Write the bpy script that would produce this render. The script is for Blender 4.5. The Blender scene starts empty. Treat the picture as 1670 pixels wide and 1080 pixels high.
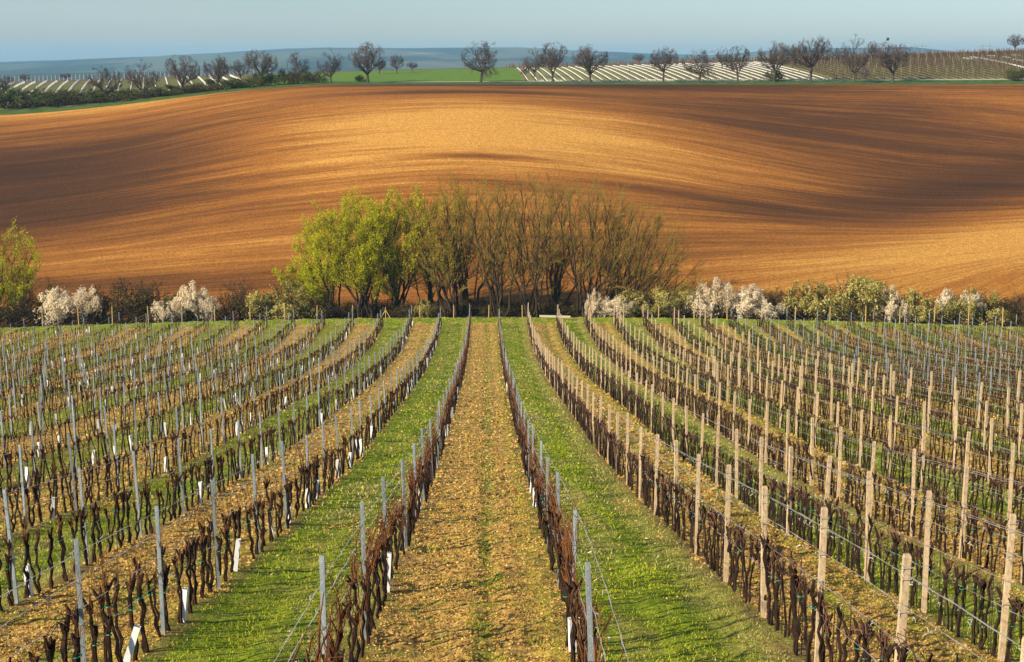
import bpy, math, random
import numpy as np
from mathutils import Vector, Matrix, noise as mnoise

# ------------------------------------------------------------------ camera, light, sky
scene = bpy.context.scene
COL = scene.collection
F, CX, CY, YH = 2400.0, 835.0, 540.0, 95.0          # focal length in photo pixels, centre, true horizon
PITCH = math.atan((CY - YH) / F)
YAW = math.atan(43 / F * math.cos(PITCH))
ZC = 30.0                                           # camera height over the valley datum

cam_data = bpy.data.cameras.new('camera')
cam = bpy.data.objects.new('camera', cam_data)
COL.objects.link(cam)
cam_data.sensor_width = 36.0
cam_data.lens = 36.0 * F / 1670.0
cam_data.clip_start = 0.5
cam_data.clip_end = 30000.0
cam.location = (0, 0, ZC)
cam.rotation_euler = (math.pi / 2 - PITCH, 0, -YAW)
scene.camera = cam

SUN_EL = math.radians(29)
SUN_AZ = math.radians(-124)      # clockwise from +Y (view direction): to the left, slightly behind
world = bpy.data.worlds.new('World')
scene.world = world
world.use_nodes = True
wn = world.node_tree
wn.nodes.clear()
w_out = wn.nodes.new('ShaderNodeOutputWorld')
w_bg = wn.nodes.new('ShaderNodeBackground')
w_sky = wn.nodes.new('ShaderNodeTexSky')
w_sky.sky_type = 'NISHITA'
w_sky.sun_disc = False
w_sky.sun_elevation = SUN_EL
w_sky.sun_rotation = SUN_AZ
w_sky.air_density = 1.0
w_sky.dust_density = 0.6
w_sky.ozone_density = 3.0
w_bg.inputs['Strength'].default_value = 0.084
w_tint = wn.nodes.new('ShaderNodeMix'); w_tint.data_type = 'RGBA'; w_tint.blend_type = 'MULTIPLY'
w_tint.inputs['Factor'].default_value = 1.0
w_tint.inputs['B'].default_value = (0.86, 0.95, 1.10, 1)
wn.links.new(w_sky.outputs[0], w_tint.inputs['A'])
# faint uneven thin cloud
w_tc = wn.nodes.new('ShaderNodeTexCoord')
w_map = wn.nodes.new('ShaderNodeMapping'); w_map.inputs['Scale'].default_value = (1.0, 1.0, 7.0)
w_nz = wn.nodes.new('ShaderNodeTexNoise'); w_nz.inputs['Scale'].default_value = 3.2; w_nz.inputs['Detail'].default_value = 6
w_nz.inputs['Roughness'].default_value = 0.6
w_mr = wn.nodes.new('ShaderNodeMapRange'); w_mr.inputs['From Min'].default_value = 0.35; w_mr.inputs['From Max'].default_value = 0.7
w_mr.inputs['To Min'].default_value = 0.0; w_mr.inputs['To Max'].default_value = 0.22
w_cl = wn.nodes.new('ShaderNodeMix'); w_cl.data_type = 'RGBA'
w_cl.inputs['B'].default_value = (5.6, 6.0, 6.4, 1)
wn.links.new(w_tc.outputs['Generated'], w_map.inputs['Vector']); wn.links.new(w_map.outputs[0], w_nz.inputs['Vector'])
wn.links.new(w_nz.outputs['Fac'], w_mr.inputs['Value']); wn.links.new(w_mr.outputs[0], w_cl.inputs['Factor'])
wn.links.new(w_tint.outputs['Result'], w_cl.inputs['A']); wn.links.new(w_cl.outputs['Result'], w_bg.inputs[0])
wn.links.new(w_bg.outputs[0], w_out.inputs[0])

sun_data = bpy.data.lights.new('sun', 'SUN')
sun_data.energy = 5.0
sun_data.angle = math.radians(0.6)
sun_data.color = (1.0, 0.87, 0.66)
sun = bpy.data.objects.new('sun', sun_data)
COL.objects.link(sun)
_sd = Vector((math.sin(SUN_AZ) * math.cos(SUN_EL), math.cos(SUN_AZ) * math.cos(SUN_EL), math.sin(SUN_EL)))
sun.rotation_euler = (-_sd).to_track_quat('-Z', 'Y').to_euler()
sun.location = (-60, -20, 80)

scene.view_settings.view_transform = 'Standard'
scene.view_settings.look = 'None'
scene.view_settings.exposure = 0.58
scene.view_settings.gamma = 1.0
scene.view_settings.use_curve_mapping = False
scene.render.engine = 'CYCLES'
scene.cycles.max_bounces = 6
scene.cycles.volume_bounces = 2
scene.cycles.transparent_max_bounces = 8

# ------------------------------------------------------------------ helpers
R = random.Random(11)
NR = np.random.default_rng(5)


def ss(a, b, x):
    t = np.clip((np.asarray(x, float) - a) / (b - a), 0, 1)
    return t * t * (3 - 2 * t)


_kn = [(-260, 1.0), (-60, -2.6), (0, -4.9), (12, -6.75), (18.9, -8.03), (25.4, -9.35), (30.2, -10.3), (35.4, -11.35), (54, -14.8),
       (70.8, -17.4), (83.6, -19.5), (106.8, -23.1), (134.6, -26.5), (150.5, -27.25), (157, -27.45), (165, -29.2), (176, -30.4),
       (186, -29.6), (190, -29.0)]
_ky = np.arange(-260, 191, 1.0)
_kz = np.interp(_ky, [k[0] for k in _kn], [k[1] for k in _kn])
_g = np.exp(-0.5 * (np.arange(-9, 10) / 3.0) ** 2)
_kz = np.convolve(np.pad(_kz, 9, mode='edge'), _g / _g.sum(), mode='valid')
Y_FIELD, Y_TOP = 184.0, 326.0


def vn(x, y, seed=0):
    """cheap smooth value noise on arrays, 0..1"""
    x = np.asarray(x, float); y = np.asarray(y, float)
    xi = np.floor(x).astype(np.int64); yi = np.floor(y).astype(np.int64)
    fx = x - xi; fy = y - yi
    fx = fx * fx * (3 - 2 * fx); fy = fy * fy * (3 - 2 * fy)

    def h(a, b):
        v = (a * 374761393 + b * 668265263 + seed * 974711) & 0x7fffffff
        v = ((v ^ (v >> 13)) * 1274126177) & 0x7fffffff
        return ((v ^ (v >> 16)) & 0xffff) / 65535.0
    return (h(xi, yi) * (1 - fx) + h(xi + 1, yi) * fx) * (1 - fy) + (h(xi, yi + 1) * (1 - fx) + h(xi + 1, yi + 1) * fx) * fy


def z_top(x):
    return -5.6 - 6.6 * ss(-28, -108, -(-np.asarray(x, float))) if False else -5.6 - 6.6 * (1 - ss(-112, -30, x))


def height(x, y):
    """world height of the terrain"""
    x = np.asarray(x, float); y = np.asarray(y, float)
    x, y = np.broadcast_arrays(x, y)
    # vineyard slope and valley floor
    z = np.interp(y, _ky, _kz)
    z = z - 0.4 * ss(3, 9, x) * (1 - ss(30, 80, y)) * ss(-5, 10, y)
    z = z - 1.1 * (np.clip(np.abs(x), 0, 75) / 55) ** 2 * ss(35, 150, y) * (1 - ss(165, 200, y))
    # ploughed field
    t = np.clip((y - Y_FIELD) / (Y_TOP - Y_FIELD), 0, 1)
    g = 0.42 * t + 0.58 * t * t * (3 - 2 * t)
    zf = -29.6 + (z_top(x) + 29.6) * g
    b = np.sin(math.pi * t)
    zf = zf + 3.2 * np.exp(-((x + 4) / 40) ** 2) * b
    zf = zf - 1.8 * np.exp(-((x - 66) / 30) ** 2) * np.sin(math.pi * t) ** 1.3
    zf = zf - 1.3 * np.exp(-((x + 72) / 24) ** 2) * b
    zf = zf + 2.6 * ss(25, 115, x) * np.exp(-((t - 0.12) / 0.16) ** 2)
    zf = zf + 0.75 * (vn(x / 34 + 3.1, y / 30, 4) - 0.5) * b + 0.35 * (vn(x / 13, y / 11 + 9, 6) - 0.5) * b
    k = ss(178, 196, y)
    z = np.where(y > 178, z * (1 - k) + zf * k, z)
    # upland beyond the ridge
    zt = z_top(x)
    z4 = np.interp(x, [-260, -148, -32, 20, 95, 165, 260], [-9.5, -7.3, -3.6, -2.5, -0.35, 2.1, 3.4])
    u = np.clip((y - Y_TOP) / 131.0, 0, 1)
    zu = zt + (z4 - zt) * np.sin(u * math.pi / 2) ** 0.9
    zu = zu - np.clip((y - 462) / 110, 0, None) ** 2 * 9
    return np.where(y > Y_TOP, zu, z) + ZC


def hz(x, y):
    return float(height(x, y))


def ray(px, py):
    u = (px - CX) / F; v = (CY - py) / F
    Y = math.cos(PITCH) + v * math.sin(PITCH); Z = -math.sin(PITCH) + v * math.cos(PITCH)
    return (u * math.cos(YAW) + Y * math.sin(YAW), -u * math.sin(YAW) + Y * math.cos(YAW), Z)


def at(px, D, py=515):
    """ground position seen in photo column px at camera depth D"""
    r = ray(px, py)
    return r[0] * D, r[1] * D


def proj(x, y, z):
    c, s = math.cos(YAW), math.sin(YAW)
    X = x * c - y * s; Y = x * s + y * c; Z = z - ZC
    d = Y * math.cos(PITCH) - Z * math.sin(PITCH)
    if d <= 0.1: return (-9e9, -9e9, d)
    up = Y * math.sin(PITCH) + Z * math.cos(PITCH)
    return CX + F * X / d, CY - F * up / d, d


def mesh_np(name, co, faces, mat=None, smooth=False, parent=None, link=True):
    """co (n,3), faces (m,k) arrays -> object"""
    co = np.asarray(co, np.float32); faces = np.asarray(faces, np.int32)
    me = bpy.data.meshes.new(name)
    n, m, k = len(co), len(faces), faces.shape[1]
    me.vertices.add(n); me.vertices.foreach_set('co', co.ravel())
    me.loops.add(m * k); me.loops.foreach_set('vertex_index', faces.ravel())
    me.polygons.add(m)
    me.polygons.foreach_set('loop_start', np.arange(0, m * k, k, dtype=np.int32))
    me.polygons.foreach_set('loop_total', np.full(m, k, np.int32))
    if smooth: me.polygons.foreach_set('use_smooth', np.ones(m, bool))
    me.update(calc_edges=True)
    if mat: me.materials.append(mat)
    o = bpy.data.objects.new(name, me)
    if link: COL.objects.link(o)
    if parent: o.parent = parent
    return o


def tag(o, label=None, cat=None, group=None, kind=None):
    if label: o['label'] = label
    if cat: o['category'] = cat
    if group: o['group'] = group
    if kind: o['kind'] = kind
    return o


def empty(name, loc, rz=0):
    o = bpy.data.objects.new(name, None)
    o.empty_display_size = 0.2
    o.location = loc; o.rotation_euler = (0, 0, rz)
    COL.objects.link(o)
    return o


class MB:
    """collects triangles/quads as plain lists"""
    def __init__(s): s.v = []; s.f = []

    def tube(s, pts, rad, n=4, cap=False):
        base = len(s.v)
        m = len(pts)
        for i, p in enumerate(pts):
            a = pts[i - 1] if i > 0 else p
            b = pts[i + 1] if i < m - 1 else p
            d = (b - a)
            if d.length < 1e-9: d = Vector((0, 0, 1))
            d.normalize()
            ref = Vector((1, 0, 0)) if abs(d.x) < 0.8 else Vector((0, 1, 0))
            u = d.cross(ref).normalized(); w = d.cross(u)
            r = rad[i]
            for j in range(n):
                t = 2 * math.pi * j / n
                q = p + u * (math.cos(t) * r) + w * (math.sin(t) * r)
                s.v.append((q.x, q.y, q.z))
        for i in range(m - 1):
            for j in range(n):
                j2 = (j + 1) % n
                s.f.append((base + i * n + j, base + i * n + j2, base + (i + 1) * n + j2, base + (i + 1) * n + j))
        if cap:
            for r0, rev in ((base, True), (base + (m - 1) * n, False)):
                if n == 4:
                    q = (r0, r0 + 1, r0 + 2, r0 + 3)
                    s.f.append(q[::-1] if rev else q)
                elif n > 4:
                    c = len(s.v); P = pts[0] if rev else pts[-1]
                    s.v.append(tuple(P))
                    for j in range(n): s.f.append((c, r0 + j, r0 + (j + 1) % n, c))
        return s

    def box(s, x0, x1, y0, y1, z0, z1):
        b = len(s.v)
        s.v += [(x0, y0, z0), (x1, y0, z0), (x1, y1, z0), (x0, y1, z0), (x0, y0, z1), (x1, y0, z1), (x1, y1, z1), (x0, y1, z1)]
        s.f += [(b, b + 3, b + 2, b + 1), (b + 4, b + 5, b + 6, b + 7), (b, b + 1, b + 5, b + 4), (b + 1, b + 2, b + 6, b + 5),
                (b + 2, b + 3, b + 7, b + 6), (b + 3, b, b + 4, b + 7)]
        return s

    def arrays(s):
        f = [(q if len(q) == 4 and q[0] != q[3] else (q[0], q[1], q[2])) for q in s.f]
        return np.array(s.v, float), f

    def mesh(s, name, mat, smooth=False):
        me = bpy.data.meshes.new(name)
        me.from_pydata(s.v, [], [tuple(dict.fromkeys(q)) for q in s.f])
        if smooth: me.polygons.foreach_set('use_smooth', [True] * len(me.polygons))
        me.update()
        me.materials.append(mat)
        return me

    def build(s, name, mat, parent=None, smooth=False):
        o = bpy.data.objects.new(name, s.mesh(name, mat, smooth))
        COL.objects.link(o)
        if parent: o.parent = parent
        return o


def bake(protos, placements):
    """protos: list of (verts (n,3), tris (m,3)); placements: (proto, x, y, z, rz, sx, sz) -> joined arrays"""
    vs, fs = [], []; off = 0
    for k, x, y, z, rz, sx, sz in placements:
        v, f = protos[k]
        c, s = math.cos(rz), math.sin(rz)
        w = np.empty_like(v)
        w[:, 0] = (v[:, 0] * c - v[:, 1] * s) * sx + x
        w[:, 1] = (v[:, 0] * s + v[:, 1] * c) * sx + y
        w[:, 2] = v[:, 2] * sz + z
        vs.append(w); fs.append(f + off); off += len(v)
    return np.concatenate(vs), np.concatenate(fs)


def tri_arrays(mb):
    v = np.array(mb.v, float); t = []
    for q in mb.f:
        q = tuple(dict.fromkeys(q))
        t.append(q[:3])
        if len(q) == 4: t.append((q[0], q[2], q[3]))
    return v, np.array(t, np.int64)


# ------------------------------------------------------------------ materials
class NT:
    def __init__(s, name):
        s.m = bpy.data.materials.new(name); s.m.use_nodes = True
        s.t = s.m.node_tree; s.t.nodes.clear()
        s.out = s.n('ShaderNodeOutputMaterial')
        s.b = s.n('ShaderNodeBsdfPrincipled')
        s.b.inputs['Roughness'].default_value = 0.9
        s.b.inputs['Specular IOR Level'].default_value = 0.15
        s.l(s.b.outputs[0], s.out.inputs[0])

    def n(s, t, **k):
        x = s.t.nodes.new(t)
        for a, b in k.items(): setattr(x, a, b)
        return x

    def l(s, a, b): s.t.links.new(a, b)

    def val(s, inp, v):
        if hasattr(v, 'is_linked') or hasattr(v, 'links'): s.l(v, inp)
        else: inp.default_value = v

    def math(s, op, a, b=None, c=None, clamp=False):
        x = s.n('ShaderNodeMath', operation=op); x.use_clamp = clamp
        s.val(x.inputs[0], a)
        if b is not None: s.val(x.inputs[1], b)
        if c is not None: s.val(x.inputs[2], c)
        return x.outputs[0]

    def mix(s, f, a, b, mode='MIX'):
        x = s.n('ShaderNodeMix', data_type='RGBA', blend_type=mode)
        s.val(x.inputs['Factor'], f)
        s.val(x.inputs['A'], (*a, 1) if isinstance(a, tuple) else a)
        s.val(x.inputs['B'], (*b, 1) if isinstance(b, tuple) else b)
        return x.outputs['Result']

    def noise(s, vec, scale, detail=3, rough=0.55, out='Fac'):
        x = s.n('ShaderNodeTexNoise')
        x.inputs['Scale'].default_value = scale; x.inputs['Detail'].default_value = detail
        x.inputs['Roughness'].default_value = rough
        if vec is not None: s.l(vec, x.inputs['Vector'])
        return x.outputs[out]

    def ramp(s, fac, stops):
        x = s.n('ShaderNodeValToRGB')
        e = x.color_ramp.elements
        while len(e) > 1: e.remove(e[0])
        e[0].position = stops[0][0]; e[0].color = (*stops[0][1], 1)
        for p, c in stops[1:]:
            q = e.new(p); q.color = (*c, 1)
        s.l(fac, x.inputs[0])
        return x.outputs[0]

    def mapr(s, v, a, b, c=0.0, d=1.0):
        x = s.n('ShaderNodeMapRange'); x.interpolation_type = 'SMOOTHSTEP'
        s.val(x.inputs[0], v)
        for i, q in enumerate((a, b, c, d)): x.inputs[i + 1].default_value = q
        return x.outputs[0]

    def pos(s): return s.n('ShaderNodeNewGeometry').outputs['Position']

    def mapping(s, vec, scale):
        x = s.n('ShaderNodeMapping'); x.inputs['Scale'].default_value = scale
        s.l(vec, x.inputs['Vector']); return x.outputs[0]

    def bump(s, h, strength=0.5, dist=0.05, chain=None):
        x = s.n('ShaderNodeBump'); x.inputs['Strength'].default_value = strength; x.inputs['Distance'].default_value = dist
        s.l(h, x.inputs['Height'])
        if chain is not None: s.l(chain, x.inputs['Normal'])
        s.l(x.outputs[0], s.b.inputs['Normal']); return x.outputs[0]

    def color(s, c): s.val(s.b.inputs['Base Color'], (*c, 1) if isinstance(c, tuple) else c)


def island_mat(name, stops, rough=0.85, trans=0.0, tint=0.0, patch=None):
    """colour varies per loose piece (leaf, blade, clod) and a little with place"""
    t = NT(name)
    g = t.n('ShaderNodeNewGeometry')
    c = t.ramp(g.outputs['Random Per Island'], stops)
    if patch:
        nz = t.noise(g.outputs['Position'], patch[0], 3)
        c = t.mix(t.mapr(nz, patch[1], patch[2]), c, t.mix(0.5, c, patch[3]))
    t.color(c)
    t.b.inputs['Roughness'].default_value = rough
    if trans:
        d = t.n('ShaderNodeBsdfTranslucent'); t.l(c, d.inputs['Color'])
        mx = t.n('ShaderNodeMixShader'); mx.inputs[0].default_value = trans
        t.l(t.b.outputs[0], mx.inputs[1]); t.l(d.outputs[0], mx.inputs[2]); t.l(mx.outputs[0], t.out.inputs[0])
    return t.m


def bark_mat(name, c1, c2, scale=14):
    t = NT(name)
    p = t.n('ShaderNodeTexCoord').outputs['Object']
    nz = t.noise(t.mapping(p, (1, 1, 0.3)), scale, 4)
    t.color(t.mix(t.mapr(nz, 0.3, 0.7), c1, c2))
    t.bump(nz, 0.8, 0.02)
    return t.m


ROW0, ROWS = -1.707, 3.0     # X of row 0 and row spacing


def vineyard_mat():
    t = NT('vineyard_soil')
    p = t.pos()
    sep = t.n('ShaderNodeSeparateXYZ'); t.l(p, sep.inputs[0])
    X, Y = sep.outputs[0], sep.outputs[1]
    wob = t.math('MULTIPLY', t.math('SUBTRACT', t.noise(p, 0.9, 4, 0.65), 0.5), 1.1)
    q = t.math('DIVIDE', t.math('ADD', t.math('SUBTRACT', X, ROW0), wob), 2 * ROWS)
    fr = t.math('FRACT', q)
    # green lane between .5 and 1
    green = t.math('MULTIPLY', t.mapr(fr, 0.50, 0.55), t.mapr(fr, 0.93, 0.985, 1.0, 0.0))
    # ruts along the tilled lane
    rut = t.math('SUBTRACT', 1.0, t.mapr(t.math('ABSOLUTE', t.math('SUBTRACT', fr, 0.29)), 0.012, 0.04))
    fine = t.noise(p, 7, 5, 0.7)
    mid = t.noise(p, 1.1, 4, 0.6)
    tan = t.ramp(fine, [(0.30, (0.09, 0.045, 0.012)), (0.42, (0.32, 0.17, 0.04)), (0.54, (0.64, 0.385, 0.10)), (0.76, (0.80, 0.54, 0.20))])
    grn = t.ramp(fine, [(0.28, (0.04, 0.07, 0.004)), (0.46, (0.16, 0.23, 0.008)), (0.68, (0.40, 0.44, 0.02))])
    strw = t.ramp(fine, [(0.3, (0.16, 0.15, 0.02)), (0.7, (0.50, 0.43, 0.10))])
    grn = t.mix(t.math('MULTIPLY', t.mapr(fr, 0.80, 0.90), 0.7), grn, strw)
    lng = t.noise(t.mapping(p, (0.55, 0.22, 1)), 1.0, 4, 0.6)
    ctr = t.math('MULTIPLY', t.mapr(fr, 0.56, 0.64), t.mapr(fr, 0.74, 0.82, 1.0, 0.0))
    grn = t.mix(t.math('MULTIPLY', ctr, t.mapr(lng, 0.46, 0.60, 0, 0.85)), grn, strw)
    grn = t.mix(t.mapr(mid, 0.55, 0.72, 0, 0.65), grn, strw)
    grn = t.mix(t.mapr(t.noise(p, 0.8, 4, 0.6), 0.38, 0.5, 0.45, 0.0), grn, (0.04, 0.08, 0.006))
    tan = t.mix(t.mapr(mid, 0.50, 0.66, 0, 0.7), tan, grn)
    tan = t.mix(t.math('MULTIPLY', t.mapr(fr, 0.34, 0.46), t.mapr(fine, 0.42, 0.58, 0.1, 0.75)), tan, grn)
    tan = t.mix(t.math('MULTIPLY', rut, t.mapr(mid, 0.35, 0.6, 0.15, 0.8)), tan, grn)
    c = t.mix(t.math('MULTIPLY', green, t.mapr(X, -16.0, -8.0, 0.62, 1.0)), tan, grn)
    # strip under the vines
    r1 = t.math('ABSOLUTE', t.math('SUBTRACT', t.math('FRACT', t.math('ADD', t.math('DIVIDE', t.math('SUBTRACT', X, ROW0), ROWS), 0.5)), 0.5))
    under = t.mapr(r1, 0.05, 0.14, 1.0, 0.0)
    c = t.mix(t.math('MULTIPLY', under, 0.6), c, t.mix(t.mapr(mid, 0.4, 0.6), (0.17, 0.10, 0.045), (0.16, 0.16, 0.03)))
    # grassed headland at the far end
    c = t.mix(t.mapr(t.math('ADD', Y, t.math('MULTIPLY', mid, 3.0)), 152.5, 154.5), c, grn)
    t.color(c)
    b1 = t.bump(t.noise(p, 13, 5, 0.75), 0.8, 0.06)
    t.bump(t.noise(p, 3.2, 4, 0.7), 0.7, 0.12, b1)
    return t.m


def field_mat():
    t = NT('ploughed_soil')
    uv = t.n('ShaderNodeUVMap'); uv.uv_map = 'furrow'
    v = uv.outputs[0]
    at_ = t.n('ShaderNodeAttribute'); at_.attribute_name = 'soil_cloud_shade'  # per-vertex soil tone with cloud shade painted in
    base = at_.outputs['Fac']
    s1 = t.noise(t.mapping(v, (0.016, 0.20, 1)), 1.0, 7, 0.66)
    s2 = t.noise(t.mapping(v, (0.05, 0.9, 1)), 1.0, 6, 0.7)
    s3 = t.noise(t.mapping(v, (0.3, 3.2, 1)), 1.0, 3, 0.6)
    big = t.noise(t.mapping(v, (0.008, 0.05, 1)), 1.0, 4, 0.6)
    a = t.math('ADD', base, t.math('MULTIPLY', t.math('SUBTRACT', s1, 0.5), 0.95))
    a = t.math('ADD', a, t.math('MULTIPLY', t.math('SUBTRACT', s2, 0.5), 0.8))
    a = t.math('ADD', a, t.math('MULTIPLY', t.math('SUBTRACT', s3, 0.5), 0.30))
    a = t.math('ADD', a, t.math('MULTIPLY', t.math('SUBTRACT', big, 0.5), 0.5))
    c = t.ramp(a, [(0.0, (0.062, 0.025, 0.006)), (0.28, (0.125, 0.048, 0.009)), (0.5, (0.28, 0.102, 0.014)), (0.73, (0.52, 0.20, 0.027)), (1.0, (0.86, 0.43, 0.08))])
    gr = t.noise(t.pos(), 2.4, 5, 0.85)
    c = t.mix(t.mapr(gr, 0.38, 0.60, 0.85, 0.0), c, t.mix(0.55, c, (0.06, 0.022, 0.01)))
    t.color(c)
    b1 = t.bump(t.noise(t.pos(), 1.9, 6, 0.85), 1.0, 0.38)
    t.bump(t.noise(t.mapping(v, (0.12, 1.4, 1)), 1.0, 4, 0.6), 0.5, 0.28, b1)
    t.b.inputs['Roughness'].default_value = 1.0
    return t.m


def grass_ground_mat(name, stops, scale=1.5):
    t = NT(name)
    p = t.pos()
    a = t.noise(p, scale, 5, 0.7)
    t.color(t.ramp(a, stops))
    t.bump(t.noise(p, 6, 4, 0.7), 0.8, 0.08)
    return t.m


def upland_mat():
    t = NT('upland_soil')
    p = t.pos()
    sep = t.n('ShaderNodeSeparateXYZ'); t.l(p, sep.inputs[0])
    X, Y = sep.outputs[0], sep.outputs[1]
    n = t.noise(p, 0.5, 5, 0.7)
    grn = t.ramp(n, [(0.3, (0.07, 0.14, 0.015)), (0.7, (0.14, 0.24, 0.02))])
    wv = t.math('FRACT', t.math('DIVIDE', X, 2.1))
    lane = t.mapr(t.math('ABSOLUTE', t.math('SUBTRACT', wv, 0.5)), 0.12, 0.3)
    vin = t.mix(lane, t.mix(n, (0.16, 0.10, 0.05), (0.10, 0.055, 0.03)), t.mix(n, (0.14, 0.20, 0.03), (0.24, 0.22, 0.08)))
    c = t.mix(t.mapr(X, 8.2, 9.0), grn, vin)
    left = t.mapr(X, -62, -58, 1, 0)
    c = t.mix(left, c, t.mix(n, (0.06, 0.075, 0.015), (0.20, 0.17, 0.05)))
    top = t.mapr(Y, 440, 444)
    c = t.mix(top, c, t.mix(n, (0.20, 0.085, 0.045), (0.12, 0.045, 0.025)))
    t.color(c)
    return t.m


def far_mat():
    t = NT('distant_land')
    p = t.pos()
    q = t.mapping(p, (1.0, 0.35, 0))
    v = t.n('ShaderNodeTexVoronoi'); v.inputs['Scale'].default_value = 0.0021; t.l(t.mapping(p, (1, 0.45, 0)), v.inputs['Vector'])
    sepc = t.n('ShaderNodeSeparateColor'); t.l(v.outputs['Color'], sepc.inputs[0])
    fields = t.ramp(sepc.outputs[0], [(0.0, (0.10, 0.13, 0.06)), (0.45, (0.16, 0.15, 0.10)), (0.7, (0.07, 0.12, 0.04)), (0.93, (0.42, 0.36, 0.30))])
    wood = t.noise(q, 0.0016, 5, 0.55)
    c = t.mix(t.mapr(wood, 0.44, 0.52, 1.0, 0.25), fields, (0.02, 0.035, 0.02))
    sep = t.n('ShaderNodeSeparateXYZ'); t.l(p, sep.inputs[0])
    c = t.mix(t.mapr(t.math('ADD', sep.outputs[1], t.math('MULTIPLY', wood, 800)), 5900, 6100), c, (0.02, 0.035, 0.02))
    t.color(c)
    return t.m


M = {}
M['vineyard'] = vineyard_mat()
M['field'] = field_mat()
M['upland'] = upland_mat()
M['far'] = far_mat()
M['verge'] = grass_ground_mat('verge_grass_ground', [(0.25, (0.02, 0.05, 0.012)), (0.55, (0.06, 0.12, 0.02)), (0.75, (0.22, 0.19, 0.07))], 0.5)
M['hedge_floor'] = grass_ground_mat('hedge_floor_litter', [(0.3, (0.03, 0.025, 0.015)), (0.6, (0.08, 0.06, 0.03)), (0.8, (0.16, 0.11, 0.05))], 0.8)
M['track'] = grass_ground_mat('pale_track_earth', [(0.3, (0.35, 0.30, 0.22)), (0.7, (0.5, 0.45, 0.35))], 0.7)
M['vine_bark'] = bark_mat('vine_bark', (0.008, 0.006, 0.005), (0.050, 0.026, 0.016), 22)
M['cane'] = bark_mat('vine_cane', (0.07, 0.024, 0.010), (0.24, 0.10, 0.032), 6)
M['cane_brown'] = bark_mat('vine_cane_brown', (0.09, 0.04, 0.022), (0.21, 0.11, 0.06), 6)
M['willow_bark'] = bark_mat('willow_bark', (0.016, 0.011, 0.007), (0.060, 0.040, 0.022), 2.5)
M['willow_twig'] = bark_mat('willow_twig', (0.16, 0.10, 0.025), (0.34, 0.23, 0.05), 3)
M['walnut_bark'] = bark_mat('walnut_bark', (0.05, 0.038, 0.034), (0.11, 0.085, 0.07), 2.5)
M['shrub_bark'] = bark_mat('shrub_bark', (0.03, 0.02, 0.013), (0.09, 0.055, 0.03), 5)
M['rod'] = bark_mat('training_rod_steel', (0.03, 0.022, 0.02), (0.06, 0.04, 0.03), 9)


def steel_mat():
    t = NT('galvanised_steel')
    p = t.n('ShaderNodeTexCoord').outputs['Object']
    a = t.noise(t.mapping(p, (3, 3, 1)), 4, 4, 0.7)
    inf = t.n('ShaderNodeObjectInfo').outputs['Random']
    c = t.mix(t.mapr(a, 0.3, 0.7), (0.20, 0.26, 0.30), (0.36, 0.43, 0.46))
    c = t.mix(t.math('MULTIPLY', inf, 0.35), c, (0.42, 0.42, 0.40))
    c = t.mix(t.mapr(t.noise(p, 9, 4, 0.8), 0.6, 0.72, 0, 0.6), c, (0.20, 0.13, 0.09))
    t.color(c)
    t.b.inputs['Metallic'].default_value = 0.35
    t.b.inputs['Roughness'].default_value = 0.55
    return t.m


def concrete_mat():
    t = NT('weathered_concrete')
    p = t.n('ShaderNodeTexCoord').outputs['Object']
    a = t.noise(t.mapping(p, (1, 1, 0.35)), 16, 5, 0.7)
    inf = t.n('ShaderNodeObjectInfo').outputs['Random']
    c = t.ramp(a, [(0.25, (0.32, 0.21, 0.11)), (0.5, (0.60, 0.45, 0.27)), (0.75, (0.76, 0.60, 0.38))])
    c = t.mix(t.math('MULTIPLY', inf, 0.35), c, (0.40, 0.30, 0.20))
    c = t.mix(t.mapr(t.noise(p, 38, 4, 0.8), 0.56, 0.66, 0, 0.8), c, (0.17, 0.11, 0.06))
    c = t.mix(t.mapr(t.noise(t.mapping(p, (2, 2, .25)), 9, 4, 0.7), 0.5, 0.66, 0, 0.55), c, (0.26, 0.18, 0.11))
    t.color(c)
    t.bump(t.noise(p, 60, 4, 0.7), 0.5, 0.006)
    return t.m


M['steel'] = steel_mat()
M['concrete'] = concrete_mat()


def plain(name, c, rough=0.7, scale=8, var=0.25, metal=0.0):
    t = NT(name)
    p = t.n('ShaderNodeTexCoord').outputs['Object']
    a = t.noise(p, scale, 3)
    t.color(t.mix(a, tuple(q * (1 - var) for q in c), tuple(min(1, q * (1 + var)) for q in c)))
    t.b.inputs['Roughness'].default_value = rough
    t.b.inputs['Metallic'].default_value = metal
    return t.m


M['wire'] = plain('wire_steel', (0.50, 0.46, 0.42), 0.45, 30, 0.4, 0.2)
M['tie'] = plain('green_tie', (0.01, 0.22, 0.12), 0.5)
M['guard'] = plain('white_guard_plastic', (0.82, 0.83, 0.82), 0.5, 14, 0.1)
M['guard_mark'] = plain('guard_slot_dark', (0.10, 0.10, 0.10), 0.7)
M['wood'] = plain('yellow_timber', (0.50, 0.33, 0.12), 0.8, 20, 0.3)
M['white_wood'] = plain('pale_board', (0.62, 0.50, 0.36), 0.8, 10, 0.2)
M['pylon'] = plain('pylon_steel', (0.25, 0.28, 0.32), 0.6)
M['grass'] = island_mat('grass_blades', [(0.0, (0.06, 0.10, 0.003)), (0.4, (0.20, 0.28, 0.006)), (0.75, (0.32, 0.40, 0.012)), (1.0, (0.50, 0.50, 0.04))],
                        trans=0.3, patch=(0.4, 0.42, 0.62, (0.62, 0.62, 0.05)))
M['straw'] = island_mat('dry_grass_blades', [(0.0, (0.22, 0.20, 0.05)), (0.5, (0.42, 0.36, 0.12)), (1.0, (0.60, 0.50, 0.22))], trans=0.2)
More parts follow.
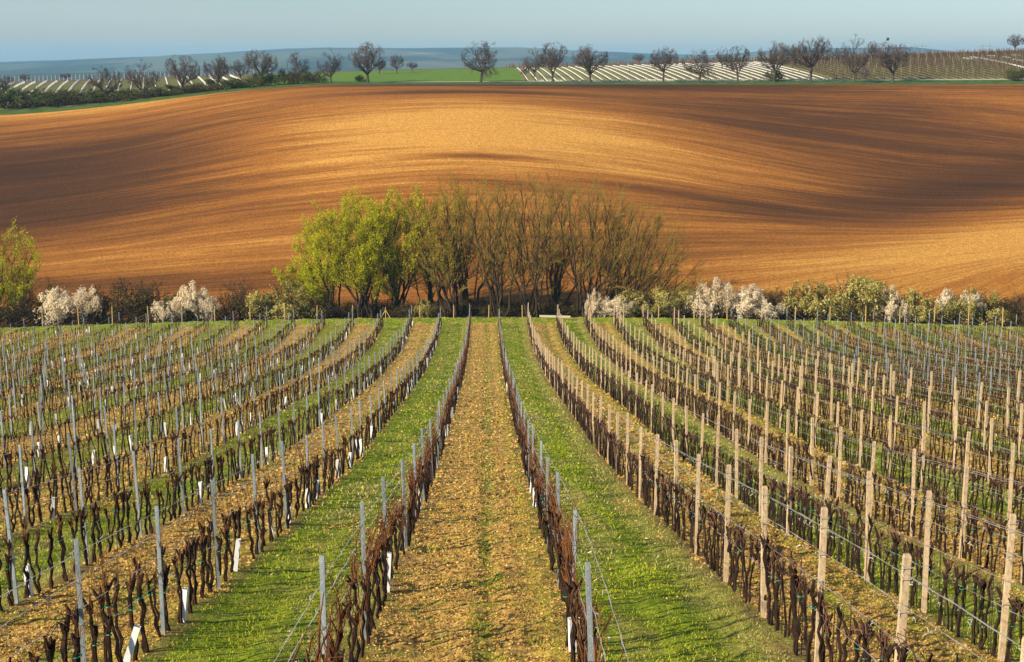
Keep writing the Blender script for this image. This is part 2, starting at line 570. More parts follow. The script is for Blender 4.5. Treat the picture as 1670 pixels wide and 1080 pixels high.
M['clod'] = island_mat('clods_and_litter', [(0.0, (0.12, 0.06, 0.015)), (0.25, (0.38, 0.20, 0.045)), (0.7, (0.56, 0.32, 0.07)), (1.0, (0.72, 0.48, 0.15))])
M['leaf_bright'] = island_mat('willow_leaf_fresh', [(0.0, (0.22, 0.25, 0.004)), (0.5, (0.50, 0.52, 0.008)), (1.0, (0.72, 0.68, 0.02))], trans=0.35)
M['leaf_mid'] = island_mat('willow_leaf_young', [(0.0, (0.18, 0.18, 0.008)), (0.5, (0.36, 0.34, 0.014)), (1.0, (0.52, 0.46, 0.03))], trans=0.35)
M['leaf_bud'] = island_mat('willow_buds', [(0.0, (0.14, 0.10, 0.015)), (0.5, (0.27, 0.21, 0.025)), (1.0, (0.42, 0.34, 0.04))], trans=0.3)
M['bloom_white'] = island_mat('white_blossom', [(0.0, (0.55, 0.42, 0.24)), (0.3, (0.90, 0.77, 0.54)), (1.0, (0.96, 0.88, 0.68))], trans=0.5)
M['bloom_olive'] = island_mat('cream_green_blossom', [(0.0, (0.18, 0.16, 0.02)), (0.5, (0.46, 0.39, 0.08)), (1.0, (0.80, 0.70, 0.30))], trans=0.4)
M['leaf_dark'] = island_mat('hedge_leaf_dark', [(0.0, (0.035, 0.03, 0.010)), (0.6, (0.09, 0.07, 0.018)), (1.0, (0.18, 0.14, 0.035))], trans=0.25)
M['leaf_green'] = island_mat('hedge_leaf_green', [(0.0, (0.03, 0.06, 0.012)), (0.6, (0.07, 0.11, 0.02)), (1.0, (0.14, 0.17, 0.04))], trans=0.25)


# ------------------------------------------------------------------ the land
def grid(name, xs, ys, mat, fz=height, kind='structure', edge_ok=True):
    X, Y = np.meshgrid(xs, ys)
    Z = fz(X, Y)
    co = np.stack([X, Y, Z], -1).reshape(-1, 3)
    nx, ny = len(xs), len(ys)
    i = np.arange(ny - 1)[:, None] * nx + np.arange(nx - 1)[None, :]
    f = np.stack([i, i + 1, i + nx + 1, i + nx], -1).reshape(-1, 4)
    o = mesh_np(name, co, f, mat, smooth=True)
    o['kind'] = kind
    return o, X, Y, Z


def vine_h(x, y):
    z = height(x, y)
    near = 1 - ss(60, 110, y)
    fr = ((x - ROW0) / 6.0) % 1.0
    tan_ = ((fr < 0.5)).astype(float)
    rut = np.exp(-(((fr - 0.29) * 6 / 0.16) ** 2)) + 0.8 * np.exp(-(((fr - 0.70) * 6 / 0.2) ** 2)) + 0.8 * np.exp(-(((fr - 0.86) * 6 / 0.2) ** 2))
    bank = np.exp(-((((x - ROW0) / 3.0 + 0.5) % 1.0 - 0.5) * 3 / 0.35) ** 2)
    z = z - 0.05 * rut + 0.07 * bank * (0.6 + 0.8 * vn(x * 2, y * 0.7, 3))
    z = z + near * ((vn(x * 4.1, y * 4.1, 1) - 0.5) * 0.06 * (0.4 + tan_) + (vn(x * 9, y * 9, 7) - 0.5) * 0.05 * (0.25 + tan_) + (vn(x * 1.3, y * 1.3, 2) - 0.5) * 0.07)
    return z


xs_all = np.concatenate([np.arange(-150, -62, 4.0), np.arange(-62, 66, 0.5), np.arange(66, 151, 4.0)])
xs_near = np.concatenate([np.arange(-150, -20, 3.0), np.arange(-20, 20.05, 0.10), np.arange(23, 151, 3.0)])
grid('vineyard_ground_near', xs_near, np.concatenate([np.concatenate([np.arange(6, 12, 0.5), np.arange(12, 34, 0.10), np.arange(34, 44, 0.2)]), [44.0]]), M['vineyard'], vine_h)
grid('vineyard_ground', xs_all, np.concatenate([np.arange(44, 100, 0.5), np.arange(100, 160.1, 1.0)]), M['vineyard'], vine_h)
grid('vineyard_ground_behind', np.arange(-150, 151, 6.0), np.array([-200, -120, -60, -30, -15, -5, 0, 3, 6.0]), M['vineyard'])
xs_mid = np.concatenate([np.arange(-260, -110, 6.0), np.arange(-110, 125, 1.0), np.arange(126, 261, 6.0)])
grid('hedge_ground', xs_mid, np.arange(160, 171.1, 1.0), M['hedge_floor'])

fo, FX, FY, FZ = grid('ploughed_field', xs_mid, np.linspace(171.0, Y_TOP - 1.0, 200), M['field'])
T = (FY - Y_FIELD) / (Y_TOP - Y_FIELD)
k_l = 0.0026 * np.ones_like(T)
k_r = 0.0036 * np.exp(-((T - 0.5) / 0.32) ** 2) - 0.0054 * np.exp(-((T - 0.10) / 0.20) ** 2)
xx = (140 * np.tanh(FX / 140)) + 5
V = FY + np.where(xx < 0, k_l, k_r) * xx ** 2 + 1.5 * (vn(FX / 60, FY / 35, 8) - 0.5)
me = fo.data
uvl = me.uv_layers.new(name='furrow')
li = np.empty(len(me.loops), np.int32); me.loops.foreach_get('vertex_index', li)
uv = np.stack([FX.ravel()[li], V.ravel()[li]], -1).astype(np.float32)
uvl.data.foreach_set('uv', uv.ravel())


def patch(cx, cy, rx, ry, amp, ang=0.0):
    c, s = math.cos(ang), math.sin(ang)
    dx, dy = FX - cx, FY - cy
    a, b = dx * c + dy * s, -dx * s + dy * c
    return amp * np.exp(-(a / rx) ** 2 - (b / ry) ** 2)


# cloud shade and sunlit bands painted over pale and humus soil tones (world metres)
SOIL_CLOUD_SHADE = 0.60 + 1.35 * (-0.02 + patch(-8, 262, 46, 32, 0.22) + patch(25, 262, 40, 20, 0.10, -0.45) + patch(-45, 205, 40, 16, 0.06)
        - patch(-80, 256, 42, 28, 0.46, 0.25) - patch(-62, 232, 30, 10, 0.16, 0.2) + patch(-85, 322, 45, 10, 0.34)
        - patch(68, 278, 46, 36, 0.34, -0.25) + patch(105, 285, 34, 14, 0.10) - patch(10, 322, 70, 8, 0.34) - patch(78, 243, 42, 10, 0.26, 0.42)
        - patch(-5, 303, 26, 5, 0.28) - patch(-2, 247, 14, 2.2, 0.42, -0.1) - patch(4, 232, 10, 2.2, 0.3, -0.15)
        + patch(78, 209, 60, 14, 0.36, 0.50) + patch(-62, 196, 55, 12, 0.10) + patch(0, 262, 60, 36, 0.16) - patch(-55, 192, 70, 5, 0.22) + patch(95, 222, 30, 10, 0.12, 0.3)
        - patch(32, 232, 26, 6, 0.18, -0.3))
at_ = me.attributes.new('soil_cloud_shade', 'FLOAT', 'POINT')
at_.data.foreach_set('value', SOIL_CLOUD_SHADE.ravel().astype(np.float32))

grid('verge_ground', xs_mid, np.array([Y_TOP - 1.0, 326.5, 328, 330, 332, 334.0]), M['verge'])
xs_up = np.concatenate([np.arange(-260, -60, 5.0), np.arange(-60, 8, 2.0), np.arange(8, 170, 2.0), np.arange(170, 261, 6.0)])
grid('upland_ground', xs_up, np.concatenate([np.array([334.0]), np.arange(338, 470, 3.0), np.arange(470, 601, 10.0)]), M['upland'])
tx = np.arange(-20, 200, 3.0)
tr, *_ = grid('farm_track', tx, np.array([334.6, 335.6, 336.8]), M['track'], lambda x, y: height(x, y) + 0.03)


def far_h(x, y):
    x = np.asarray(x, float); y = np.asarray(y, float)
    px = 835 + x / y * 2400 - 43
    top = np.interp(px, [-300, 0, 250, 520, 850, 1000, 1150, 1290, 1480, 1560, 2000], [108, 103, 93, 81, 79, 86, 90, 80, 80, 90, 95])
    zr = (95 - top) / 2400 * 6500
    t = np.clip((y - 600) / 5900, 0, 1)
    zlow = -46.0
    z = zlow + (zr - zlow) * ss(0.15, 1.0, t) ** 1.0
    z = z + (vn(x / 900, y / 700, 21) - 0.5) * 22 * ss(0.1, 0.4, t) * (1 - 0.6 * ss(0.8, 1, t)) + (vn(x / 260, y / 300, 22) - 0.5) * 7 * ss(0.05, 0.3, t)
    z = z + (vn(x / 60, y / 80, 23) - 0.5) * 6 * ss(0.9, 0.98, t)
    z = z * (1 - ss(900, 600, y)) + (height(x * 0 + np.clip(x, -260, 260), y * 0 + 600.0) - ZC) * ss(900, 600, y) if False else z
    k = 1 - ss(600, 900, y)
    z = z * (1 - k) + (height(np.clip(x, -260, 260), 600.0) - ZC) * k
    z = z - ss(6600, 9000, y) * 60
    return z + ZC


fx = np.concatenate([np.arange(-7000, -2600, 200.0), np.arange(-2600, 2600, 32.0), np.arange(2600, 7001, 200.0)])
grid('distant_hills', fx, np.concatenate([np.arange(600, 2000, 50.0), np.arange(2000, 5600, 90.0), np.arange(5600, 7000, 35.0), np.arange(7000, 9001, 250.0)]), M['far'], far_h)

# air: one closed box of thin even haze round everything
hz_mat = bpy.data.materials.new('thin_haze'); hz_mat.use_nodes = True
hn = hz_mat.node_tree; hn.nodes.clear()
ho = hn.nodes.new('ShaderNodeOutputMaterial'); hv = hn.nodes.new('ShaderNodeVolumePrincipled')
hv.inputs['Color'].default_value = (0.38, 0.72, 1.0, 1)
hv.inputs['Density'].default_value = 1.2e-4
hv.inputs['Anisotropy'].default_value = 0.1
hn.links.new(hv.outputs[0], ho.inputs['Volume'])
hb = MB().box(-7300, 7300, -350, 9300, -150, ZC + 60)
haze = hb.build('haze', hz_mat)
haze['kind'] = 'stuff'; haze['label'] = 'thin bluish haze lying over the whole valley'; haze['category'] = 'haze'


# ------------------------------------------------------------------ branching plants
def rdir(rng): return Vector((rng.gauss(0, 1), rng.gauss(0, 1), rng.gauss(0, 1))).normalized()


def turn(d, ang, rng):
    a = d.cross(rdir(rng))
    if a.length < 1e-4: a = Vector((1, 0, 0))
    return (Matrix.Rotation(ang, 3, a.normalized()) @ d).normalized()


class Plant:
    def __init__(s, rng): s.rng = rng; s.wood = MB(); s.twig = MB(); s.tips = []

    def branch(s, p, d, L, r, lvl, spec):
        rng = s.rng
        sp = spec[lvl]
        n = sp['seg']; pts = [p.copy()]; dirs = [d.copy()]; q = p.copy(); dd = d.copy()
        for i in range(n):
            dd = (dd + rdir(rng) * sp['wig'] + Vector((0, 0, 1)) * sp['up']).normalized()
            q = q + dd * (L / n); pts.append(q.copy()); dirs.append(dd.copy())
        e = sp.get('end', 0.35)
        rad = [r * (1 - (1 - e) * i / n) for i in range(n + 1)]
        (s.wood if lvl <= sp.get('woodlvl', 1) else s.twig).tube(pts, rad, 5 if lvl == 0 else (4 if lvl == 1 else 3))
        if lvl == len(spec) - 1:
            s.tips += pts[1:]
            return
        nx = spec[lvl + 1]
        cnt = max(1, int(nx['n'] * rng.uniform(0.8, 1.2)))
        for k in range(cnt):
            t = nx['t0'] + (1 - nx['t0']) * (k + rng.random()) / cnt
            t = min(t, 0.999) * n; i = int(t); fr = t - i
            bp = pts[i].lerp(pts[i + 1], fr)
            cd = turn(dirs[i + 1], math.radians(rng.uniform(*nx['ang'])), rng)
            tt = t / n
            ll = L * nx['len'] * rng.uniform(0.7, 1.2) * (1 - nx.get('fall', 0.35) * tt)
            s.branch(bp, cd, ll, max(r * (1 - (1 - e) * tt) * nx['rad'], sp.get('rmin', 0.006)), lvl + 1, spec)
        if sp.get('cont', True):
            s.tips.append(pts[-1])


def leaves(points, per, spread, size, rng, keep=None, out=0.0):
    P = np.array([tuple(p) for p in points])
    idx = rng.integers(0, len(P), per)
    C = P[idx] + rng.normal(0, spread, (per, 3))
    if keep is not None:
        C = C[keep(C)]
    n = len(C)
    nm = rng.normal(0, 1, (n, 3)); nm /= np.linalg.norm(nm, axis=1)[:, None]
    if out:
        o_ = C - np.array([0, 0, 0.8]); o_ /= np.linalg.norm(o_, axis=1)[:, None] + 1e-6
        nm = nm + o_ * out; nm /= np.linalg.norm(nm, axis=1)[:, None]
    u = np.cross(nm, rng.normal(0, 1, (n, 3))); u /= np.linalg.norm(u, axis=1)[:, None]
    w = np.cross(nm, u)
    sz = size * rng.uniform(0.6, 1.5, (n, 1))
    co = np.stack([C - u * sz * 0.5 - w * sz * 0.3, C + u * sz * 0.5 - w * sz * 0.15, C + u * sz * 0.1 + w * sz * 0.5], 1).reshape(-1, 3)
    f = np.arange(3 * n).reshape(n, 3)
    return co, f


# --- willows along the brook: (px of base, camera depth, stems [(px at top, py at top, bend)], style, leaf amount, label)
DOME_X = [-80, -55, -10, 30, 60, 85, 445, 480, 520, 570, 640, 690, 760, 960, 1030, 1080, 1125, 1170]
DOME_Y = [440, 400, 372, 380, 405, 450, 450, 398, 352, 324, 330, 306, 298, 300, 318, 346, 398, 458]


def willow(px, D, tops, leafmat, nleaf, label, seed, width, group='willows along the brook', lsize=0.115):
    rng = random.Random(seed)
    x, y = at(px, D); z = hz(x, y)
    s = F / D
    root = empty('willow_tree', (x, y, z))
    tag(root, label, 'tree', group)
    pl = Plant(rng)
    x0_, x1_, n_st, low = tops
    more = []
    for q in range(n_st):
        f_ = (q + rng.uniform(0.2, 0.8)) / n_st
        tx = x0_ + (x1_ - x0_) * f_
        more.append((tx, float(np.interp(tx, DOME_X, DOME_Y)) + low + abs(rng.gauss(0, 14))))
    for q in range(max(2, n_st // 3)):          # shorter inner stems
        f_ = rng.random(); tx = x0_ + (x1_ - x0_) * (0.2 + 0.6 * f_)
        more.append((tx, float(np.interp(tx, DOME_X, DOME_Y)) + low + rng.uniform(40, 95)))
    for (tx, ty) in more:
        ty = min(ty, 478) + 0.05 * (515 - ty)
        rr = ray(tx, ty)
        dep = rng.uniform(-3.0, 3.0)
        T_ = Vector((rr[0] * D, rr[1] * D + dep, rr[2] * D + ZC)) - Vector((x, y, z))
        b = Vector((rng.uniform(-0.9, 0.9), rng.uniform(-0.6, 0.6), -0.3))
        L = (T_ - b).length
        n = 9; pts = []
        side = Vector((rng.uniform(-1, 1), rng.uniform(-1, 1), 0)) * 0.045 * L
        outw = 0.07 * L * (1 if T_.z < 9 else 0.25)
        for i in range(n + 1):
            t = i / n
            p = b.lerp(T_, t)
            p += side * math.sin(t * math.pi) + rdir(rng) * 0.018 * L * (0 < i < n)
            p += Vector((0, 0, -outw)) * math.sin(t * math.pi)
            pts.append(p)
        r0 = (0.085 + 0.006 * L) * rng.uniform(0.75, 1.25)
        rad = [r0 * (1 - 0.88 * i / n) for i in range(n + 1)]
        pl.wood.tube(pts, rad, 6)
        spec = [dict(seg=5, wig=0.10, up=0.07, woodlvl=9, rmin=0.02),
                dict(n=7 if leafmat == M['leaf_bright'] else 6, t0=0.12, ang=(14, 38), len=0.50, rad=0.5, seg=3, wig=0.12, up=0.05, woodlvl=0, rmin=0.013),
                dict(n=6 if leafmat == M['leaf_bright'] else 5, t0=0.1, ang=(14, 38), len=0.60, rad=0.6, seg=2, wig=0.13, up=0.05, rmin=0.010)]
        cnt = 9 + int(L * 0.45)
        for k in range(cnt):
            t = 0.25 + 0.73 * (k + rng.random()) / cnt
            i = min(n - 1, int(t * n)); p = pts[i].lerp(pts[i + 1], t * n - i)
            d0 = (pts[i + 1] - pts[i]).normalized()
            d = turn(d0, math.radians(rng.uniform(20, 60)), rng)
            d = (d + Vector((0, 0, 0.12))).normalized()
            pl.branch(p, d, L * rng.uniform(0.16, 0.32) * (1.15 - 0.5 * t), rad[i] * 0.45, 0, spec)
    pl.wood.build('trunk', M['willow_bark'], root)
    pl.twig.build('branches', M['willow_twig'], root)
    if nleaf:
        nrg = np.random.default_rng(seed)
        mult = 2.9 if leafmat == M['leaf_bright'] else (1.2 if leafmat == M['leaf_mid'] else 0.95)
        co, f = leaves(pl.tips, int(nleaf * mult), 0.16, lsize * (1.0 if mult > 1 else 0.8), nrg)
        mesh_np('crown', co, f, leafmat, parent=root)
    return root


willow(552, 172, (450, 575, 8, 0), M['leaf_bright'], 15000, 'leftmost bright yellow-green willow of the big clump, leaning low to the left', 101, 1)
willow(596, 170, (515, 668, 9, 0), M['leaf_bright'], 16000, 'tall bright green willow with rounded top behind the A-shaped wooden brace', 102, 1)
willow(655, 173, (590, 722, 8, 6), M['leaf_bright'], 9000, 'half-green willow with dark leaning stems, between bright willows and bare ones', 103, 1)
willow(738, 171, (652, 768, 7, 0), M['leaf_mid'], 6000, 'thinly leafed willow with forked stem rising beyond the first row left of middle lane', 104, 1)
willow(762, 176, (715, 835, 6, 0), M['leaf_mid'], 3800, 'slender upright willow of the clump, straight beyond the middle lane', 105, 1)
willow(815, 172, (745, 868, 7, 0), M['leaf_bud'], 4200, 'bare dark-stemmed willow fanning upward behind the first row right of middle lane', 106, 1)
willow(872, 170, (808, 928, 7, 0), M['leaf_bud'], 4000, 'many-stemmed budding willow standing behind the near end of the pale board', 107, 1)
willow(905, 175, (858, 978, 7, 2), M['leaf_bud'], 4000, 'tall budding willow above the pale board at the field edge', 108, 1)
willow(948, 171, (900, 1035, 8, 0), M['leaf_bud'], 4200, 'tallest brown budding willow, just left of the first white blossom at its feet', 109, 1)
willow(985, 172, (975, 1118, 9, 0), M['leaf_bud'], 5200, 'brown willow with long stems slanting right over the white blossom', 110, 1)
willow(1022, 171, (1035, 1172, 10, 0), M['leaf_bud'], 5600, 'rightmost willow of the clump, leaning low to the right', 111, 1)
willow(700, 181, (650, 750, 6, 40), M['leaf_mid'], 3500, 'lower greenish willow half hidden behind the forked ones left of centre', 112, 1)
willow(-18, 170, (-90, 72, 9, 0), M['leaf_bright'], 9000, 'bright green willow cut by the left edge of the picture', 113, 1, 'willows at the left edge')
willow(26, 172, (20, 90, 6, 12), M['leaf_bud'], 3600, 'thin bare willow with drooping side limbs right of the leftmost green one', 114, 1, 'willows at the left edge')

# --- bare walnut trees along the ridge: prototypes share their meshes
def walnut(seed, broad=1.0, trunk_h=0.22):
    rng = random.Random(seed)
    pl = Plant(rng)
    H = 9.0
    th = H * trunk_h * rng.uniform(0.85, 1.15)
    top = Vector((rng.uniform(-.25, .25), rng.uniform(-.25, .25), th))
    pl.wood.tube([Vector((0, 0, -0.6)), Vector((0, 0, 0.1)), top * 0.55, top], [0.40, 0.30, 0.24, 0.25], 7)
    spec = [dict(seg=5, wig=0.18, up=0.02, woodlvl=9, rmin=0.04, end=0.25),
            dict(n=8, t0=0.2, ang=(25, 60), len=0.60, rad=0.62, seg=4, wig=0.18, up=0.04, woodlvl=0, rmin=0.03, fall=.2),
            dict(n=7, t0=0.2, ang=(25, 60), len=0.55, rad=0.62, seg=3, wig=0.2, up=0.03, rmin=0.02),
            dict(n=8, t0=0.12, ang=(25, 70), len=0.66, rad=0.7, seg=2, wig=0.2, up=0.05, rmin=0.017)]
    nb = 8
    for k in range(nb):
        a = 2 * math.pi * (k + rng.random() * 0.6) / nb
        tilt = rng.uniform(0.45, 1.25) * broad if k < nb - 1 else 0.35
        d = Vector((math.cos(a) * math.sin(tilt), math.sin(a) * math.sin(tilt), math.cos(tilt)))
        pl.branch(top.copy(), d, (H - th) * (0.86 - 0.20 * math.sin(tilt)), 0.15, 0, spec)
    for mb in (pl.wood, pl.twig):               # crowns round off evenly
        for i, (a_, b_, c_) in enumerate(mb.v):
            if c_ < 1.9: continue
            q = Vector((a_ / 3.9, b_ / 3.9, (c_ - 5.3) / 3.6)); l_ = q.length
            if l_ > 0.9:
                q = q * ((0.9 + (l_ - 0.9) * 0.22) / l_)
                mb.v[i] = (q.x * 3.9, q.y * 3.9, 5.3 + q.z * 3.6)
    return pl.wood.mesh('walnut_trunk', M['walnut_bark']), pl.twig.mesh('walnut_crown', M['walnut_bark'])


WAL = [walnut(300 + i, 0.8 + 0.09 * (i % 5), 0.18 + 0.03 * (i % 4)) for i in range(6)]
RIDGE = [  # px, base py, top py, crown width px, depth, label
    (4, 165, 118, 44, 352, 'bare ridge tree cut by the left edge of the picture'),
    (42, 150, 122, 20, 440, 'small far bare tree by the row of stakes at far left'),
    (108, 150, 121, 20, 445, 'small faint bare tree behind the stakes left of the ridge hedge'),
    (172, 168, 105, 62, 334, 'low broad bare tree rising from the ridge hedge before white vine guards'),
    (234, 164, 96, 58, 334, 'leaning bare ridge tree, second whole one from the left edge'),
    (298, 158, 87, 62, 333, 'broad bare tree in the ridge hedge, third whole one from the left edge'),
    (355, 150, 87, 46, 332, 'bare ridge tree right of the broad one, half sunk in the hedge'),
    (393, 138, 96, 34, 380, 'smaller bare tree tucked behind the left side of a tall ridge tree'),
    (426, 146, 74, 60, 330, 'tall bare ridge tree above a dark green bush near the hedge end'),
    (487, 139, 81, 38, 330, 'slim bare ridge tree standing in two round green bushes'),
    (540, 135, 80, 46, 329, 'rounded bare ridge tree at the left end of the green field'),
    (600, 132, 66, 62, 328, 'big bare ridge tree at the left part of the green field'),
    (619, 128, 96, 24, 385, 'little bare tree just behind the right side of the big one'),
    (647, 124, 87, 26, 390, 'narrow bare tree at the far edge of the green field'),
    (672, 122, 99, 20, 400, 'smallest bare tree at the far edge of the green field'),
    (784, 131, 62, 64, 328, 'lone round bare walnut tree in the middle of the ridge'),
    (872, 124, 76, 40, 350, 'bare tree half hidden behind the left side of a ridge tree'),
    (901, 131, 66, 56, 328, 'bare ridge tree at the left end of the white guard rows'),
    (963, 131, 69, 60, 328, 'spreading bare ridge tree, second along the white guard rows'),
    (1042, 116, 87, 24, 440, 'small far bare tree on the top edge of the white guard rows'),
    (1082, 131, 70, 50, 328, 'narrow-topped bare ridge tree with one long limb to the right'),
    (1140, 131, 77, 58, 328, 'low forked bare ridge tree with wide open limbs'),
    (1177, 118, 75, 28, 380, 'bushy bare tree behind, between two low forked ridge trees'),
    (1203, 131, 72, 46, 328, 'thin bare ridge tree leaning left above the white rows'),
    (1262, 131, 63, 56, 328, 'bare ridge tree with a round bush at its foot'),
    (1292, 118, 70, 26, 380, 'thin bare tree behind, left of the tallest ridge tree'),
    (1322, 131, 51, 70, 328, 'tallest bare ridge tree, at the right end of the white rows'),
    (1366, 114, 76, 34, 400, 'faint bare tree behind, right of the tallest ridge tree'),
    (1393, 131, 55, 48, 328, 'tall straight bare ridge tree right of the tallest one'),
    (1422, 112, 66, 26, 400, 'small round-topped bare tree behind, second row right side'),
    (1456, 132, 63, 66, 328, 'wide bare ridge tree with separate crown tufts and low limbs'),
    (1655, 88, 54, 28, 452, 'bare tree on the skyline near the right edge'),
    (1676, 92, 58, 28, 452, 'bare tree on the skyline cut by the right edge'),
]
for i, (px, b, tp, w, D, lab) in enumerate(RIDGE):
    x, y = at(px, D, b); z = hz(x, y)
    ztop = ray(px, tp)[2] * D + ZC
    h = max(2.5, ztop - z)
    root = empty('walnut_tree', (x, y, z), R.uniform(0, 6.28))
    a, c = WAL[i % 6]
    for nm, m_ in (('trunk', a), ('crown', c)):
        o = bpy.data.objects.new(nm, m_); COL.objects.link(o); o.parent = root
    wx = w * D / F / 7.6
    sz = h / 9.0
    root.scale = (wx, wx, sz)
    tag(root, lab, 'tree', 'bare walnut trees along the ridge')

# nest in a ridge tree
x, y = at(1448, 328, 62)
nb = MB()
rg = random.Random(4)
for i in range(40):
    d = rdir(rg); d2 = turn(d, 1.4, rg)
    c = d * rg.uniform(0.1, 0.32); nb.tube([c - d2 * 0.3, c + d2 * 0.3], [0.03, 0.02], 3)
nst = nb.build('bird_nest', M['shrub_bark']); nst.location = (x, y, ray(1448, 64)[2] * 328 + ZC)
tag(nst, 'small dark bird nest high in the wide ridge tree at right', 'nest')


# --- shrubs: prototypes with stems, foliage or blossom, and dark inner leaves
def shrub_proto(seed, leafmat, n1, size, barky=1.0, inner=900, innermat='leaf_dark'):
    low = 1.3 if leafmat == 'bloom_white' else 2.6
    rng = random.Random(seed); nrg = np.random.default_rng(seed)
    pl = Plant(rng)
    spec = [dict(seg=4, wig=0.2, up=0.03, woodlvl=9, rmin=0.02),
            dict(n=8, t0=0.2, ang=(20, 60), len=0.55, rad=0.6, seg=3, wig=0.25, up=0.05, woodlvl=0, rmin=0.014),
            dict(n=7, t0=0.15, ang=(20, 60), len=0.5, rad=0.7, seg=2, wig=0.25, up=0.05, rmin=0.013)]
    n0 = int(12 * barky)
    for k in range(n0):
        a = 2 * math.pi * (k + rng.random()) / n0
        tilt = rng.uniform(0.1, 1.25)
        d = Vector((math.cos(a) * math.sin(tilt), math.sin(a) * math.sin(tilt), math.cos(tilt)))
        p = Vector((math.cos(a) * rng.uniform(0, .9), math.sin(a) * rng.uniform(0, .9), -0.2))
        pl.branch(p, d, rng.uniform(2.2, 2.9), 0.06, 0, spec)
    out = [('stems', pl.wood.mesh('shrub_stems', M['shrub_bark'])), ('twigs', pl.twig.mesh('shrub_twigs', M['shrub_bark']))]

    def lm(nm, pts, n, sd, sz, mt, keep=None):
        co, f = leaves(pts, n, sd, sz, nrg, keep, 1.3)
        o = mesh_np(nm, co, f, M[mt], link=False); m_ = o.data; bpy.data.objects.remove(o); return m_
    tips = pl.tips
    if n1:
        # foliage gathers in clumps, thinner low down
        def keep(C):
            h = np.clip(C[:, 2] / 3.2, 0, 1)
            cl = vn(C[:, 0] * 1.7 + 50, C[:, 1] * 1.7 + C[:, 2] * 1.9 + 50, seed)
            e = (C[:, 0] ** 2 + C[:, 1] ** 2) / 2.75 ** 2 + (np.maximum(C[:, 2] - 0.9, 0) / 2.55) ** 2
            return (nrg.random(len(C)) < 0.12 + 0.88 * h ** 1.2) & (cl > 0.30) & (C[:, 2] > 0.1) & (e < 0.9 + 0.25 * cl)
        out.append(('blossom' if 'bloom' in leafmat else 'foliage', lm('shrub_foliage', tips, n1, 0.10, size, leafmat, keep)))
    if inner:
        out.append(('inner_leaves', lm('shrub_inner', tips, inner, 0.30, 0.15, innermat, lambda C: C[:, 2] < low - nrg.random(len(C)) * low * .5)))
    return out


